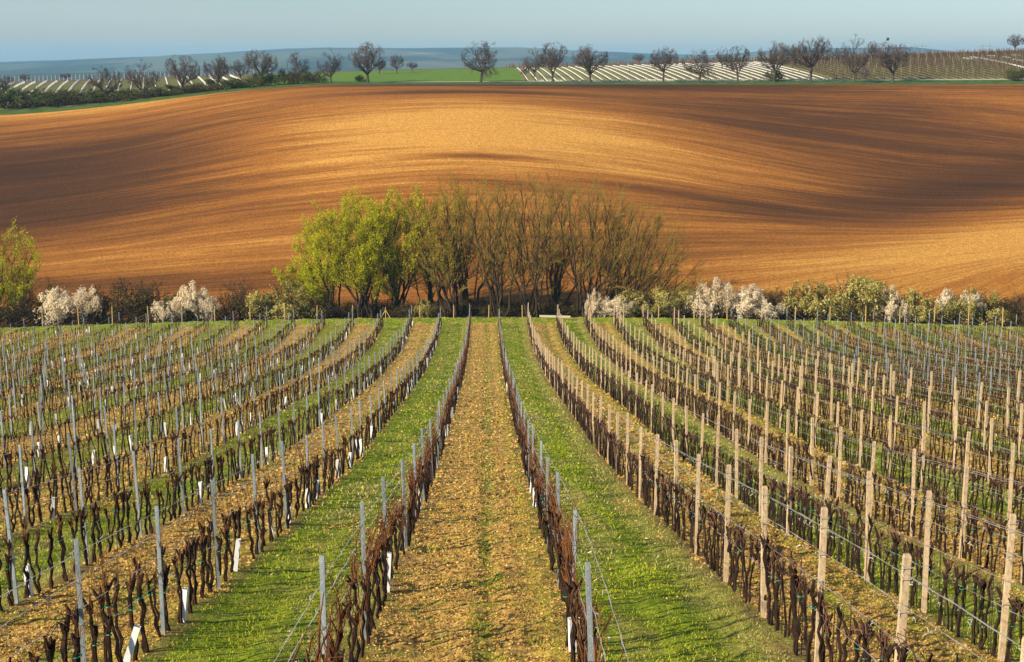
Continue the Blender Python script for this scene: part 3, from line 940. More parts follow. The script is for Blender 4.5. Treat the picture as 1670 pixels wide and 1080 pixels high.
SH = {'white': [shrub_proto(401, 'bloom_white', 27000, 0.125), shrub_proto(402, 'bloom_white', 24000, 0.125)],
      'olive': [shrub_proto(411, 'bloom_olive', 26000, 0.11, inner=1800), shrub_proto(412, 'bloom_olive', 24000, 0.11, inner=1800)],
      'dark': [shrub_proto(421, 'leaf_dark', 8000, 0.12, 1.5, 600), shrub_proto(422, 'leaf_dark', 4500, 0.11, 1.8, 300)],
      'green': [shrub_proto(431, 'leaf_green', 12000, 0.13, 1.0, 2200), shrub_proto(432, 'leaf_green', 11000, 0.13, 1.0, 2000)]}
SHR = [  # px, top py, width px, depth, kind, label
    (8, 478, 70, 168, 'dark', 'dark brown bush under the green willow at the left edge'),
    (62, 486, 60, 171, 'dark', 'dark twiggy bush just left of the big white blossom tree'),
    (112, 446, 92, 167, 'white', 'big white blossoming shrub, leftmost of the white ones'),
    (150, 478, 70, 172, 'dark', 'dark scrub filling in right behind the big white blossom shrub'),
    (196, 462, 90, 169, 'dark', 'dark brown hedge bush with green tips between the two white shrubs'),
    (243, 458, 76, 170, 'dark', 'dark twiggy hedge bush left of the second white shrub'),
    (272, 476, 44, 165, 'white', 'small low white blossoming shrub beside the second big white one'),
    (322, 455, 66, 167, 'white', 'second big white blossoming shrub from the left, with dark base'),
    (300, 482, 70, 169, 'green', 'dark green bush at the foot of the second white shrub'),
    (386, 462, 72, 170, 'dark', 'bare brown bush between the second white shrub and the olive one'),
    (428, 486, 60, 172, 'dark', 'low dark bush left of the olive shrub by the bright willow'),
    (462, 458, 92, 167, 'olive', 'olive-green flowering shrub at the left foot of the bright willow'),
    (520, 486, 70, 170, 'dark', 'dark undergrowth under the leftmost bright willow of the clump'),
    (575, 490, 60, 173, 'dark', 'dark undergrowth left of the A-shaped wooden brace'),
    (625, 488, 70, 174, 'dark', 'dark undergrowth straight behind the A-shaped wooden brace'),
    (694, 484, 28, 168, 'olive', 'small half-open cream shrub behind the second row left of middle lane'),
    (672, 492, 60, 170, 'dark', 'dark undergrowth around the small half-open cream shrub'),
    (722, 490, 60, 174, 'dark', 'dark undergrowth between small cream shrub and middle lane'),
    (790, 486, 70, 175, 'dark', 'dark undergrowth straight at the end of the middle lane'),
    (850, 488, 70, 175, 'dark', 'dark undergrowth behind the green lane right of the middle one'),
    (915, 490, 70, 174, 'dark', 'dark undergrowth behind the right end of the pale board'),
    (968, 468, 26, 169, 'white', 'thin white blossoming shrub among the willow stems'),
    (1000, 472, 64, 166, 'white', 'low greenish-white blossoming shrub under the leaning willow'),
    (1052, 470, 84, 168, 'olive', 'olive flowering shrub under the rightmost leaning willow'),
    (1100, 465, 76, 170, 'olive', 'pale olive shrub left of the tall white blossom shrub'),
    (1160, 449, 78, 168, 'white', 'tall white blossoming shrub right of the willow clump'),
    (1188, 482, 60, 172, 'dark', 'dark gap bush between the two big white shrubs at right'),
    (1228, 462, 88, 167, 'white', 'broad white blossoming shrub, right one of the big pair'),
    (1280, 470, 64, 171, 'dark', 'dark twiggy bush right of the broad white shrub'),
    (1338, 455, 96, 168, 'olive', 'yellow-olive shrub, left one of the large olive group'),
    (1408, 446, 92, 169, 'olive', 'highest olive shrub of the right-hand hedge'),
    (1456, 463, 56, 167, 'white', 'narrow cream-white shrub between the olive shrubs'),
    (1450, 482, 80, 171, 'dark', 'dark bush at the back of the narrow cream-white shrub'),
    (1512, 468, 84, 168, 'olive', 'olive shrub right of the narrow cream-white one'),
    (1566, 453, 70, 169, 'white', 'sparse cream blossoming shrub standing out near the right end'),
    (1598, 468, 80, 168, 'olive', 'olive shrub right of the sparse cream one'),
    (1640, 484, 70, 170, 'dark', 'dark red-brown bush near the right end of the hedge'),
    (1676, 480, 60, 169, 'dark', 'dark bush cut by the right edge of the picture'),
]
for q, (px, tp, w, lab) in enumerate([(488, 492, 60, 'low dark scrub between olive shrub and leftmost bright willow'), (548, 496, 70, 'low dark scrub at the foot of the leftmost bright willow'),
        (600, 494, 60, 'low dark scrub just left of the A-shaped brace'), (650, 494, 60, 'low dark scrub just right of the A-shaped brace'), (742, 488, 66, 'low twiggy scrub at the foot of the forked willow'),
        (768, 494, 60, 'low twiggy scrub left of the end of middle lane'), (820, 488, 66, 'twiggy scrub at the foot of the upright bare willow'), (880, 492, 70, 'low twiggy scrub behind the left end of the pale board'),
        (940, 488, 66, 'twiggy scrub at the foot of the tallest brown willow'), (1030, 486, 60, 'dark scrub behind the low greenish-white shrub'), (1130, 482, 70, 'dark scrub between pale olive and tall white shrubs'),
        (1250, 484, 60, 'dark scrub showing right of the broad white shrub'), (1310, 478, 60, 'dark scrub left of the large olive group'), (1370, 470, 70, 'dark scrub between the two large olive shrubs'),
        (1490, 482, 60, 'dark scrub left of the second olive group'), (1545, 480, 60, 'dark scrub left of the sparse cream shrub'), (1620, 486, 60, 'dark scrub right of the last olive shrub'), (95, 492, 60, 'dark scrub in front of the big white shrub foot')]):
    SHR.append((px, tp, w, 174, 'dark', lab))
# bushes of the ridge
for px, tp, w, kind, lab in [
        (12, 148, 50, 'green', 'dark green ridge bush at the left edge'), (48, 150, 44, 'green', 'dark ridge bush second from the left edge'),
        (84, 152, 44, 'green', 'ridge bush below the far stakes, third from the left'), (120, 150, 44, 'dark', 'brownish ridge bush left of the low broad tree'),
        (152, 152, 40, 'green', 'ridge bush at the left foot of the low broad tree'), (190, 150, 44, 'green', 'ridge bush at the right foot of the low broad tree'),
        (228, 152, 42, 'dark', 'dark ridge bush under the leaning bare tree'), (262, 148, 42, 'green', 'ridge bush between leaning and broad bare trees'),
        (296, 143, 42, 'green', 'ridge bush at the foot of the broad bare tree'), (330, 140, 42, 'dark', 'dark ridge bush right of the broad bare tree'),
        (364, 134, 42, 'green', 'green ridge bush under the bare tree beyond the broad one'), (398, 131, 36, 'green', 'green ridge bush left of the tall tree near hedge end'),
        (428, 119, 46, 'green', 'tall dark green bush around the tall ridge tree trunk'), (468, 113, 34, 'green', 'round green bush left of the slim tree'),
        (496, 118, 30, 'green', 'round green bush right of the slim tree'), (520, 123, 22, 'green', 'small green bush left of the rounded tree'),
        (588, 123, 16, 'green', 'small bush at the trunk of the big tree by the green field'),
        (1263, 114, 26, 'green', 'round dark bush at the foot of a right-hand ridge tree'), (1655, 113, 30, 'green', 'dark bush on the ridge near the right edge')]:
    if px < 400: tp -= 5; w *= 1.5
    SHR.append((px, tp, w, 331 if px > 400 else 332.5, kind, lab))
for i, (px, tp, w, D, kind, lab) in enumerate(SHR):
    x, y = at(px, D, 515 if D < 300 else 150); z = hz(x, y)
    h = ray(px, tp)[2] * D + ZC - z
    root = empty('blossom_shrub' if kind == 'white' else 'hedge_shrub', (x, y, z), R.uniform(0, 6.28))
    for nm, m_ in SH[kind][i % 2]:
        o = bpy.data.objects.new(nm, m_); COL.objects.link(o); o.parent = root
    wx = w * D / F / (4.6 if kind == 'white' else 4.0)
    root.scale = (wx, wx, max(0.2, h / (3.4 if kind == 'white' else 3.0)))
    tag(root, lab, 'shrub', 'shrubs of the hedge by the brook' if D < 300 else 'bushes along the ridge')

# --- upland vineyard: young vines in white guards, older rows with stakes
def guard_row(x0, y0, x1, y1, step, h=0.20, w=0.08, gap=0.03, rng=R):
    mb = MB(); n = int(math.hypot(x1 - x0, y1 - y0) / step)
    for i in range(n):
        if rng.random() < gap: continue
        t = i / n; x = x0 + (x1 - x0) * t; y = y0 + (y1 - y0) * t
        z = hz(x, y) + 0.02; hh = h * rng.uniform(0.85, 1.1)
        mb.box(x - w, x + w, y - w, y + w, z, z + hh)
        if mb.v: mb.f.pop(-6) if False else None
    return mb


ORD = lambda n: '%d%s' % (n, 'th' if 10 <= n % 100 <= 20 else {1: 'st', 2: 'nd', 3: 'rd'}.get(n % 10, 'th'))
def gobj(mb):
    v0 = Vector(mb.v[0])
    root = empty('guarded_vine_row', v0)
    mb.v = [tuple(Vector(q) - v0) for q in mb.v]
    c = mb.build('guards', M['guard_far'], root); c['kind'] = 'stuff'
    return root


M['guard_far'] = plain('white_guard_far', (0.80, 0.79, 0.76), 0.7)
for k in range(33):
    x = 9.6 + 2.12 * k
    mb = guard_row(x, 338, x - 0.5, 430 + R.uniform(-4, 4), 0.9)
    mb2 = guard_row(x + 0.2, 337.9, x + 1.7, 337.9, 0.35, h=0.25, gap=0)
    off = len(mb.v); mb.v += mb2.v; mb.f += [tuple(a + off for a in q) for q in mb2.f]
    o = gobj(mb)
    tag(o, 'white-guarded young vine row on the right ridge slope, %s from the left' % ORD(k + 1), 'vine row', 'white-guarded vine rows on the right of the ridge')
for k in range(24):
    x = -124 + 3.1 * k
    mb = guard_row(x, 338, x - 21, 432, 0.9, gap=0.3 if k % 3 else 0.06, h=0.5)
    o = gobj(mb)
    tag(o, 'slanting white-guarded vine row behind the ridge hedge, %s from the left' % ORD(k + 1), 'vine row', 'white-guarded vine rows behind the ridge hedge at left')
# patches of guards among the older rows at the far right
for j, (x0, y0, x1, y1) in enumerate([(*at(1570, 402, 99), *at(1586, 396, 102)), (*at(1582, 408, 93), *at(1640, 378, 106)), (*at(1640, 378, 106), *at(1676, 358, 117)), (*at(1610, 412, 95), *at(1624, 408, 98)), (*at(1636, 402, 98), *at(1650, 398, 101)), (*at(1650, 412, 94), *at(1666, 408, 97)), (*at(1652, 390, 104), *at(1678, 380, 109))]):
    o = gobj(guard_row(x0, y0, x1, y1, 0.7, h=0.35, w=0.10))
    tag(o, 'short strip of white guards among old vines at far right, %s from left' % ORD(j + 1), 'vine row', 'white guard strips among the old rows at far right')
M['far_vine'] = plain('far_vine_wood', (0.085, 0.05, 0.035), 0.9, 2, 0.4)
M['far_stake'] = plain('far_stake_wood', (0.36, 0.32, 0.25), 0.9, 2, 0.3)
for k in range(44):
    x = 80 + 2.12 * k
    root = empty('old_vine_row', (x, 338, hz(x, 338)))
    tag(root, 'old staked vine row on ridge slope, %s right of the white rows' % ORD(k + 1), 'vine row', 'old vine rows on the right ridge slope')
    v, s_ = MB(), MB()
    yy = 338.0
    while yy < 438:
        z = hz(x, yy)
        v.tube([Vector((x, yy, z)), Vector((x + R.uniform(-.1, .1), yy + R.uniform(-.2, .2), z + R.uniform(.6, 1.0)))], [0.05, 0.09], 3)
        v.tube([Vector((x, yy, z + .75)), Vector((x, yy + 1.0, hz(x, yy + 1) + .8))], [0.07, 0.05], 3)
        yy += 1.1
    yy = 338.0 + R.uniform(0, 3)
    while yy < 440:
        z = hz(x, yy); s_.tube([Vector((x, yy, z)), Vector((x, yy, z + 1.9))], [0.026, 0.022], 3); yy += 7.5
    for nm, mb, mt in (('vines', v, 'far_vine'), ('stakes', s_, 'far_stake')):
        o = mb.build(nm, M[mt]); o.parent = root; o.matrix_parent_inverse = Matrix.Translation(root.location).inverted(); o['kind'] = 'stuff'
# red-brown vines along the top of the right upland
v = MB()
for k in range(1500):
    x = R.uniform(6, 190); y = R.uniform(431, 446); z = hz(x, y)
    v.tube([Vector((x, y, z)), Vector((x + R.uniform(-.15, .15), y, z + R.uniform(.8, 1.5)))], [0.07, 0.05], 3)
tag(v.build('skyline_vines', M['cane_brown']), 'reddish brown old vines along the skyline of the right slope', 'vines', kind='stuff')
s_ = MB()
for k in range(110):
    x = -215 + 1.32 * k; y = 492 + 0.02 * (x + 150); z = hz(x, y)
    s_.box(x - .10, x + .10, y - .10, y + .10, z - 0.3, z + 2.3)
tag(s_.build('far_row_of_stakes', M['far_stake']), 'distant line of pale brown vineyard stakes above the white rows at left', 'stakes', kind='stuff')

# pylons on the skyline
for j, (px, D) in enumerate([(1498, 610), (1608, 610)]):
    x, y = at(px, D, 80); z = hz(x, y)
    mb = MB(); zt_ = ray(px, 71)[2] * D + ZC - z
    for sx in (-1.5, 1.5): mb.tube([Vector((sx, 0, -1)), Vector((sx, 0, zt_))], [0.16, 0.10], 6)
    root = empty('power_pylon', (x, y, z)); o = mb.build('poles', M['pylon'], root)
    cb = MB(); cb.box(-3.2, 3.2, -.08, .08, zt_ - 1.2, zt_ - 1.0); cb.build('crossarm', M['pylon'], root)
    tag(root, 'faint twin-pole power pylon on the skyline, ' + ('left one of two' if j == 0 else 'right one of two'), 'pylon', 'power pylons on the skyline')
wb = MB()
xa, ya = at(1498, 610, 80); xb, yb = at(1608, 610, 80); xc, yc = at(1720, 610, 80); xd, yd = at(1380, 610, 80)
zt_ = ray(1498, 73)[2] * 610 + ZC
for (p, q) in (((xd, yd), (xa, ya)), ((xa, ya), (xb, yb)), ((xb, yb), (xc, yc))):
    pts = []
    for i in range(13):
        t = i / 12; pts.append(Vector((p[0] + (q[0] - p[0]) * t, p[1] + (q[1] - p[1]) * t, zt_ - 2.2 * 4 * t * (1 - t))))
    wb.tube(pts, [0.035] * 13, 3)
tag(wb.build('power_line', M['pylon']), 'thin power cable sagging between the skyline pylons', 'power line')

# ------------------------------------------------------------------ the vineyard
def vine_parts(seed, style, lod=0):
    """one vine: trunks, canes, thin rods, green tie; rows run along Y"""
    rng = random.Random(seed)
    tr, ca, ro, ti = MB(), MB(), MB(), MB()
    V = Vector
    sd = 5 if lod == 0 else 3
    heads = []
    nst = 2 if rng.random() < (0.75 if style != 'mid' else 0.5) else 1
    for k in range(nst):
        hh = rng.uniform(0.80, 1.06) if style != 'right' else rng.uniform(0.84, 1.04)
        dy = (rng.uniform(0.08, 0.26) * (1 if k else -1)) if nst == 2 else rng.uniform(-.1, .1)
        dx = rng.uniform(-.09, .09)
        n = 7 if lod == 0 else 3
        r = rng.uniform(0.018, 0.031) * (1.0 if lod == 0 else 1.1)
        pts = []; rad = []
        for i in range(n + 1):
            t = i / n
            w = 0.030 if lod == 0 else 0.035
            pts.append(V((dx * t + rng.uniform(-w, w), dy * t ** 0.8 + rng.uniform(-w, w), -0.08 + (hh + 0.08) * t)))
            rad.append(r * (1.15 - 0.35 * t + rng.uniform(-.12, .12)) * (1.0 if t < .85 else 1.5))
        rad[-1] *= 0.7
        tr.tube(pts, rad, sd)
        heads.append(pts[-1])
        for a in range(rng.choice((2, 3, 4)) if lod == 0 else 2):           # gnarled arms of the head
            d = V((rng.uniform(-.5, .5), rng.uniform(-1, 1), rng.uniform(.3, 1.0))).normalized()
            L = rng.uniform(.08, .2)
            q = pts[-1]
            tr.tube([q, q + d * L * .5 + V((0, 0, .02)), q + d * L + V((0, 0, .04))], [r * 1.3, r * 1.0, r * .5], sd)
    hd = heads[0]
    cr = 0.0058 if lod == 0 else 0.009

    def cane(p, tops, r):
        n = 5 if lod == 0 else 3
        pts = []
        for i in range(n + 1):
            t = i / n
            a, b, c = p, tops[0], tops[1]
            q = a * (1 - t) ** 2 + b * 2 * t * (1 - t) + c * t * t
            pts.append(q + V((rng.uniform(-.025, .025), rng.uniform(-.025, .025), rng.uniform(-.01, .01))))
        ca.tube(pts, [r * (1 - .5 * i / n) for i in range(n + 1)], 3)

    if style == 'mid':
        nb = 8 if lod == 0 else 4
        for k in range(nb):
            p = heads[k % len(heads)]
            s = rng.choice((-1, 1))
            if rng.random() < .6:      # long cane up among the wires
                c = p + V((rng.uniform(-.18, .18), s * rng.uniform(0.1, .6), rng.uniform(.3, .75)))
                b = p + V((rng.uniform(-.2, .2), s * rng.uniform(0, .2), rng.uniform(.2, .45)))
            else:                      # bent and tied down
                b = p + V((rng.uniform(-.1, .1), s * rng.uniform(.1, .4), rng.uniform(.4, .8)))
                c = p + V((rng.uniform(-.08, .08), s * rng.uniform(.5, .9), rng.uniform(-.25, .15)))
            cane(p, (b, c), cr * rng.uniform(1.0, 1.5))
    elif style == 'left':
        for k in range(5 if lod == 0 else 3):
            p = heads[k % len(heads)]; s = rng.choice((-1, 1))
            b = p + V((rng.uniform(-.06, .06), s * rng.uniform(.05, .2), rng.uniform(.2, .4)))
            c = p + V((rng.uniform(-.06, .06), s * rng.uniform(.35, .75), rng.uniform(-.12, .15)))
            cane(p, (b, c), cr * 1.2)
        for k in range(rng.choice((1, 2, 2, 3)) if lod == 0 else rng.choice((0, 1, 1))):
            p = heads[k % len(heads)]
            cane(p, (p + V((rng.uniform(-.08, .08), rng.uniform(-.1, .1), .5)), p + V((rng.uniform(-.12, .12), rng.uniform(-.2, .2), rng.uniform(.5, .95)))), cr)
    else:
        for k in range(7 if lod == 0 else 4):
            p = heads[k % len(heads)]; s = rng.choice((-1, 1))
            b = p + V((rng.uniform(-.12, .12), s * rng.uniform(.05, .25), rng.uniform(.2, .45)))
            c = p + V((rng.uniform(-.12, .12), s * rng.uniform(.3, .6), rng.uniform(-.15, .15)))
            cane(p, (b, c), cr * 1.2)
        for k in range(rng.choice((0, 1, 1, 2)) if lod == 0 else (rng.random() < .6)):
            y_ = rng.uniform(-.3, .3); x_ = rng.uniform(-.05, .05)
            ro.tube([V((x_, y_, -.05)), V((x_ + rng.uniform(-.04, .04), y_ + rng.uniform(-.05, .05), rng.uniform(1.0, 1.3)))], [.007 if lod == 0 else .01] * 2, 4 if lod == 0 else 3)
    if lod == 0 and rng.random() < .7:
        q = hd; pz = hd.z - rng.uniform(.05, .3)
        n = 8; ring = [V((hd.x * pz / hd.z + math.cos(2 * math.pi * i / n) * .045, hd.y * (pz / hd.z) ** .8 + math.sin(2 * math.pi * i / n) * .045, pz + .01 * math.sin(i))) for i in range(n + 1)]
        ti.tube(ring, [.007] * (n + 1), 3)
    return tr, ca, ro, ti


STY = ('mid', 'left', 'right')
PRO, LOD = {}, {}
for si, st in enumerate(STY):
    PRO[st] = []
    for i in range(7):
        tr, ca, ro, ti = vine_parts(500 + si * 50 + i, st)
        parts = [('trunk', tr.mesh('vine_trunk', M['vine_bark']))]
        if ca.v: parts.append(('canes', ca.mesh('vine_canes', M['cane'] if st != 'right' else M['cane_brown'])))
        if ro.v: parts.append(('training_rod', ro.mesh('vine_rods', M['rod'])))
        if ti.v: parts.append(('tie', ti.mesh('vine_tie', M['tie'])))
        PRO[st].append(parts)
    LOD[st] = []
    for i in range(8):
        tr, ca, ro, ti = vine_parts(700 + si * 50 + i, st, 1)
        LOD[st].append((tri_arrays(tr), tri_arrays(ca) if ca.v else None, tri_arrays(ro) if ro.v else None))


def row_x(k, y):
    x = ROW0 + ROWS * k
    if k == 1: x -= 0.32 * math.exp(-max(0, y - 9) / 8.0)
    return x


def row_name(k):
    if k == 0: return 'first row left of middle lane'
    if k < 0: return '%s row left of middle lane' % ORD(1 - k)
    return '%s row right of middle lane' % ('first' if k == 1 else ORD(k))


def in_frame(x, y, z0, z1, m=0):
    a = proj(x, y, z0); b = proj(x, y, z1)
    if a[2] < 2: return False
    return (-m < a[0] < 1670 + m) and a[1] > -m and b[1] < 1080 + m


def ghz(x, y): return float(vine_h(np.array(x), np.array(y)))


ROWK = range(-20, 21)
vines, steel, conc = [], [], []
for k in ROWK:
    # posts
    y = {0: 4.9, 1: 4.9, -1: 3.4, -2: 2.0, 2: 3.9, 3: 5.3}.get(k, 3 + 4.3 * ((k * 0.618) % 1))
    j = 0
    while y < 151.5:
        sp = 4.9 if k in (0, 1) else (3.6 if 2 <= k <= 8 else 4.25)
        x = row_x(k, y)
        z = ghz(x, y)
        if in_frame(x, y, z - .3, z + 2.2, 0):
            j += 1
            (conc if 2 <= k <= 8 else steel).append((k, j, x + R.uniform(-.03, .03), y, z))
        elif in_frame(x, y, z - .3, z + 2.2, 260):
            (conc if 2 <= k <= 8 else steel).append((k, 0, x, y, z))
        y += sp * R.uniform(0.97, 1.03)
    # vines
    y = 6.5 + R.random(); j = 0
    sp = 0.66 if k < 2 else 0.52
    st = 'mid' if k in (0, 1) else ('left' if k < 0 else 'right')
    while y < 150.5:
        x = row_x(k, y) + R.uniform(-.05, .05); z = ghz(x, y)
        if R.random() > .05:
            if in_frame(x, y, z, z + 1.1, 0):
                j += 1; vines.append((k, j, x, y, z, st))
            elif in_frame(x, y, z, z + 1.1, 260):
                vines.append((k, 0, x, y, z, st))
        y += sp * R.uniform(0.85, 1.15)

# white guards: some where the photograph shows them, others scattered through the left rows
GSPOT = [(-2, 100, 1005), (-1, 128, 1065), (-1, 110, 1050), (-1, 75, 888), (-1, 60, 815), (-1, 52, 780), (-1, 48, 755), (0, 98, 985), (0, 49, 752),
         (1, 66, 848), (1, 50, 765), (1, 43, 720), (1, 122, 1000), (-2, 62, 822), (-2, 52, 775), (-2, 47, 750)]
guards = []
used = set()
cand = [(i, v) for i, v in enumerate(vines) if v[1] > 0]
for (k, s, _py) in GSPOT:
    yt = F / s * 0.97
    b = min((q for q in cand if q[1][0] == k and q[0] not in used), key=lambda q: abs(q[1][3] - yt), default=None)
    if b: used.add(b[0]); guards.append(b[1])
for i, v in cand:
    if v[0] <= 1 and i not in used and v[3] > 26 and R.random() < (0.13 if v[3] > 50 else 0.09) * (.35 if v[0] >= 0 else (1.15 if v[0] in (-1, -2, -4) else .75)):
        used.add(i); guards.append(v)

gm = MB(); gm.tube([Vector((0, 0, 0)), Vector((0, 0, .56))], [.065, .060], 4, cap=False)
GM = gm.mesh('vine_guard', M['guard'])
sl = MB()
for q in (.12, .25, .38, .47): sl.box(-.012, .012, -.050, -.046, q, q + .02); sl.box(.046, .050, -.012, .012, q, q + .02)
SLOT = sl.mesh('guard_slots', M['guard_mark'])
guards = sorted(guards, key=lambda v: v[3])[:260]
for n, v in enumerate(guards):
    k, j, x, y, z, st = v
    o = bpy.data.objects.new('vine_guard', GM); COL.objects.link(o)
    o.location = (x, y + .16, z - 0.03); s = R.uniform(.9, 1.25)
    o.scale = (1, 1, s)
    o.rotation_euler = (R.gauss(0, .08), R.gauss(0, .08), math.pi / 4 + R.uniform(-.3, .3))
    if n == 0: o.rotation_euler[1] = .3
    tag(o, 'white plastic guard around the %s vine of %s' % (ORD(j), row_name(k)), 'vine guard', 'white vine guards in the left rows')
    if y < 60:
        c = bpy.data.objects.new('slots', SLOT); COL.objects.link(c); c.parent = o; c['kind'] = 'stuff'

vis = sorted([v for v in vines if v[1] > 0], key=lambda v: v[3])
near = set(id(v) for v in vis[:300])
for v in vis[:300]:
    k, j, x, y, z, st = v
    root = empty('grape_vine', (x, y, z), R.choice((0, math.pi)) + R.uniform(-.15, .15))
    s = R.uniform(.9, 1.12); root.scale = (s, s, s * R.uniform(.92, 1.08))
    for nm, m_ in R.choice(PRO[st]):
        o = bpy.data.objects.new(nm, m_); COL.objects.link(o); o.parent = root
    tag(root, '%s, %s from the near end of %s' % ({'mid': 'vine with red-brown canes', 'left': 'dark gnarled bare vine', 'right': 'dark bare vine trunk'}[st], ORD(j), row_name(k)),
        'grape vine', 'grape vines in the trellised rows')

rest = [v for v in vines if id(v) not in near]
pl_t, pl_c, pl_r = {}, [], []
allT = [(st, i) for st in STY for i in range(8)]
T_pro = [LOD[st][i][0] for st, i in allT]
C_idx = [q for q, (st, i) in enumerate(allT) if LOD[st][i][1] is not None]
C_pro = {q: LOD[allT[q][0]][allT[q][1]][1] for q in C_idx}
R_pro = {q: LOD[st][i][2] for q, (st, i) in enumerate(allT) if LOD[st][i][2] is not None}
pT, pC, pC2, pR = [], [], [], []
for (k, j, x, y, z, st) in rest:
    q = STY.index(st) * 8 + R.randrange(8)
    wth = 1.0 + 0.25 * max(0, min(1, (y - 40) / 80))
    rz = R.choice((0, math.pi)) + R.uniform(-.15, .15); s = R.uniform(.9, 1.12)
    a = (q, x, y, z, rz, s, s * R.uniform(.92, 1.08))
    pT.append(a)
    if q in C_pro: (pC2 if st == 'right' and k < 13 else pC).append(a)
    if q in R_pro and y < 90: pR.append(a)
chunks = []
for pr, pls, mt in ((T_pro, pT, 'vine_bark'), (C_pro, pC, 'cane'), (C_pro, pC2, 'cane_brown'), (R_pro, pR, 'rod')):
    if pls: chunks.append((*bake(pr, pls), M[mt]))
co = np.concatenate([c[0] for c in chunks]); off = 0; fs = []; mi = []
for n, c in enumerate(chunks):
    fs.append(c[1] + off); off += len(c[0]); mi.append(np.full(len(c[1]), n, np.int32))
o = mesh_np('farther_grape_vines', co, np.concatenate(fs), chunks[0][2])
for c in chunks[1:]: o.data.materials.append(c[2])
o.data.polygons.foreach_set('material_index', np.concatenate(mi))
tag(o, 'mass of farther bare grape vines receding in rows down the slope', 'vines', kind='stuff')

# steel posts: folded channel with hook holes; concrete posts: square with chamfered head and wire clips
sp_ = MB(); a, b, t_ = .027, .020, .004; H_ = 2.0
prof = [(-a, b), (-a, -b), (a, -b), (a, b), (a - t_, b), (a - t_, -b + t_), (-a + t_, -b + t_), (-a + t_, b)]
for zz in (-.3, H_): sp_.v += [(x, y, zz) for x, y in prof]
for i in range(8): sp_.f.append((i, (i + 1) % 8, 8 + (i + 1) % 8, 8 + i))
sp_.f += [(8, 9, 14, 15), (9, 10, 13, 14), (10, 11, 12, 13)]
STEEL = sp_.mesh('steel_post', M['steel'])
hk = MB()
for i in range(15):
    zz = .45 + i * .105
    hk.box(-.006, .006, -b - .0035, -b - .0005, zz, zz + .022)
    hk.box(a + .0005, a + .008, -.012, .004, zz, zz + .014)
HOOK = hk.mesh('post_hooks', M['wire'])
cp = MB(); c_ = .039
for zz, q in ((-.3, c_ * 1.05), (2.12, c_ * .95), (2.15, c_ * .78)): cp.v += [(-q, -q, zz), (q, -q, zz), (q, q, zz), (-q, q, zz)]
for l in (0, 4):
    for i in range(4): cp.f.append((l + i, l + (i + 1) % 4, l + 4 + (i + 1) % 4, l + 4 + i))
cp.f.append((8, 9, 10, 11))
CONC = cp.mesh('concrete_post', M['concrete'])
cl = MB()
for zz in (.85, 1.2, 1.55, 1.9, 2.02):
    pts = [Vector((x, y, zz + .006 * i)) for i, (x, y) in enumerate([(-.05, -.05), (.05, -.05), (.05, .05), (-.05, .05), (-.05, -.05)])]
    cl.tube(pts, [.0045] * 5, 4)
    cl.tube([Vector((-.05, -.05, zz)), Vector((-.085, -.07, zz - .03))], [.004, .003], 3)
CLIP = cl.mesh('wire_clips', M['wire'])


def lean_of(k):
    return (R.gauss(0, .014), R.gauss(0, .016) - (0.022 if -9 < k < 1 else 0), R.gauss(0, .12))


for kind_, lst in (('s', steel), ('c', conc)):
    vis_ = sorted([v for v in lst if v[1] > 0], key=lambda v: v[3])
    for (k, j, x, y, z) in vis_[:300]:
        o = bpy.data.objects.new('steel_post' if kind_ == 's' else 'concrete_post', STEEL if kind_ == 's' else CONC)
        COL.objects.link(o); o.location = (x, y, z); o.rotation_euler = lean_of(k)
        wd = 1.0 + 0.2 * max(0, min(1, (y - 30) / 90))
        o.scale = (wd, wd, R.uniform(.96, 1.05))
        tag(o, '%s post, %s from the near end of %s' % ('blue-grey steel' if kind_ == 's' else 'square tan concrete', ORD(j), row_name(k)), 'post',
            'steel trellis posts' if kind_ == 's' else 'concrete trellis posts')
        if y < 45:
            c = bpy.data.objects.new('hooks' if kind_ == 's' else 'wire_clips', HOOK if kind_ == 's' else CLIP)
            COL.objects.link(c); c.parent = o; c['kind'] = 'stuff'
    keep = set(id(v) for v in vis_[:300])
    rest_ = [v for v in lst if id(v) not in keep]
    if rest_:
        mb = MB()
        for (k, j, x, y, z) in rest_:
            lx = R.gauss(0, .03) - (0.04 if k < 1 else 0)
            r = .033 if kind_ == 's' else .062
            mb.tube([Vector((x, y, z - .2)), Vector((x + lx, y + R.gauss(0, .03), z + R.uniform(1.9, 2.15)))], [r, r], 4, cap=True)
        o = mb.build('farther_steel_posts' if kind_ == 's' else 'offside_concrete_posts', M['steel' if kind_ == 's' else 'concrete'])
        tag(o, 'many thin grey steel posts in the farther rows' if kind_ == 's' else 'tan concrete posts at the rims of the right rows', 'posts', kind='stuff')

# doubled anchor posts in the right block
for px, D, n in ((1496, 71, 0), (1612, 71, 1), (1375, 79, 2), (1178, 88, 3), (1346, 128, 4), (1226, 128, 5)):
    x, y = at(px, D, 680); kk = round((x - ROW0) / ROWS); x = ROW0 + ROWS * kk; z = hz(x, y)
    o = bpy.data.objects.new('anchor_post', CONC); COL.objects.link(o)
    o.location = (x + .26, y, z); o.scale = (1.25, 1.25, 1.12); o.rotation_euler = (0, R.uniform(-.02, .02), 0)
    tag(o, 'thick tan concrete anchor post in %s, %s nearest of six' % (row_name(kk), ORD(n + 1)), 'post', 'anchor posts in the right block')

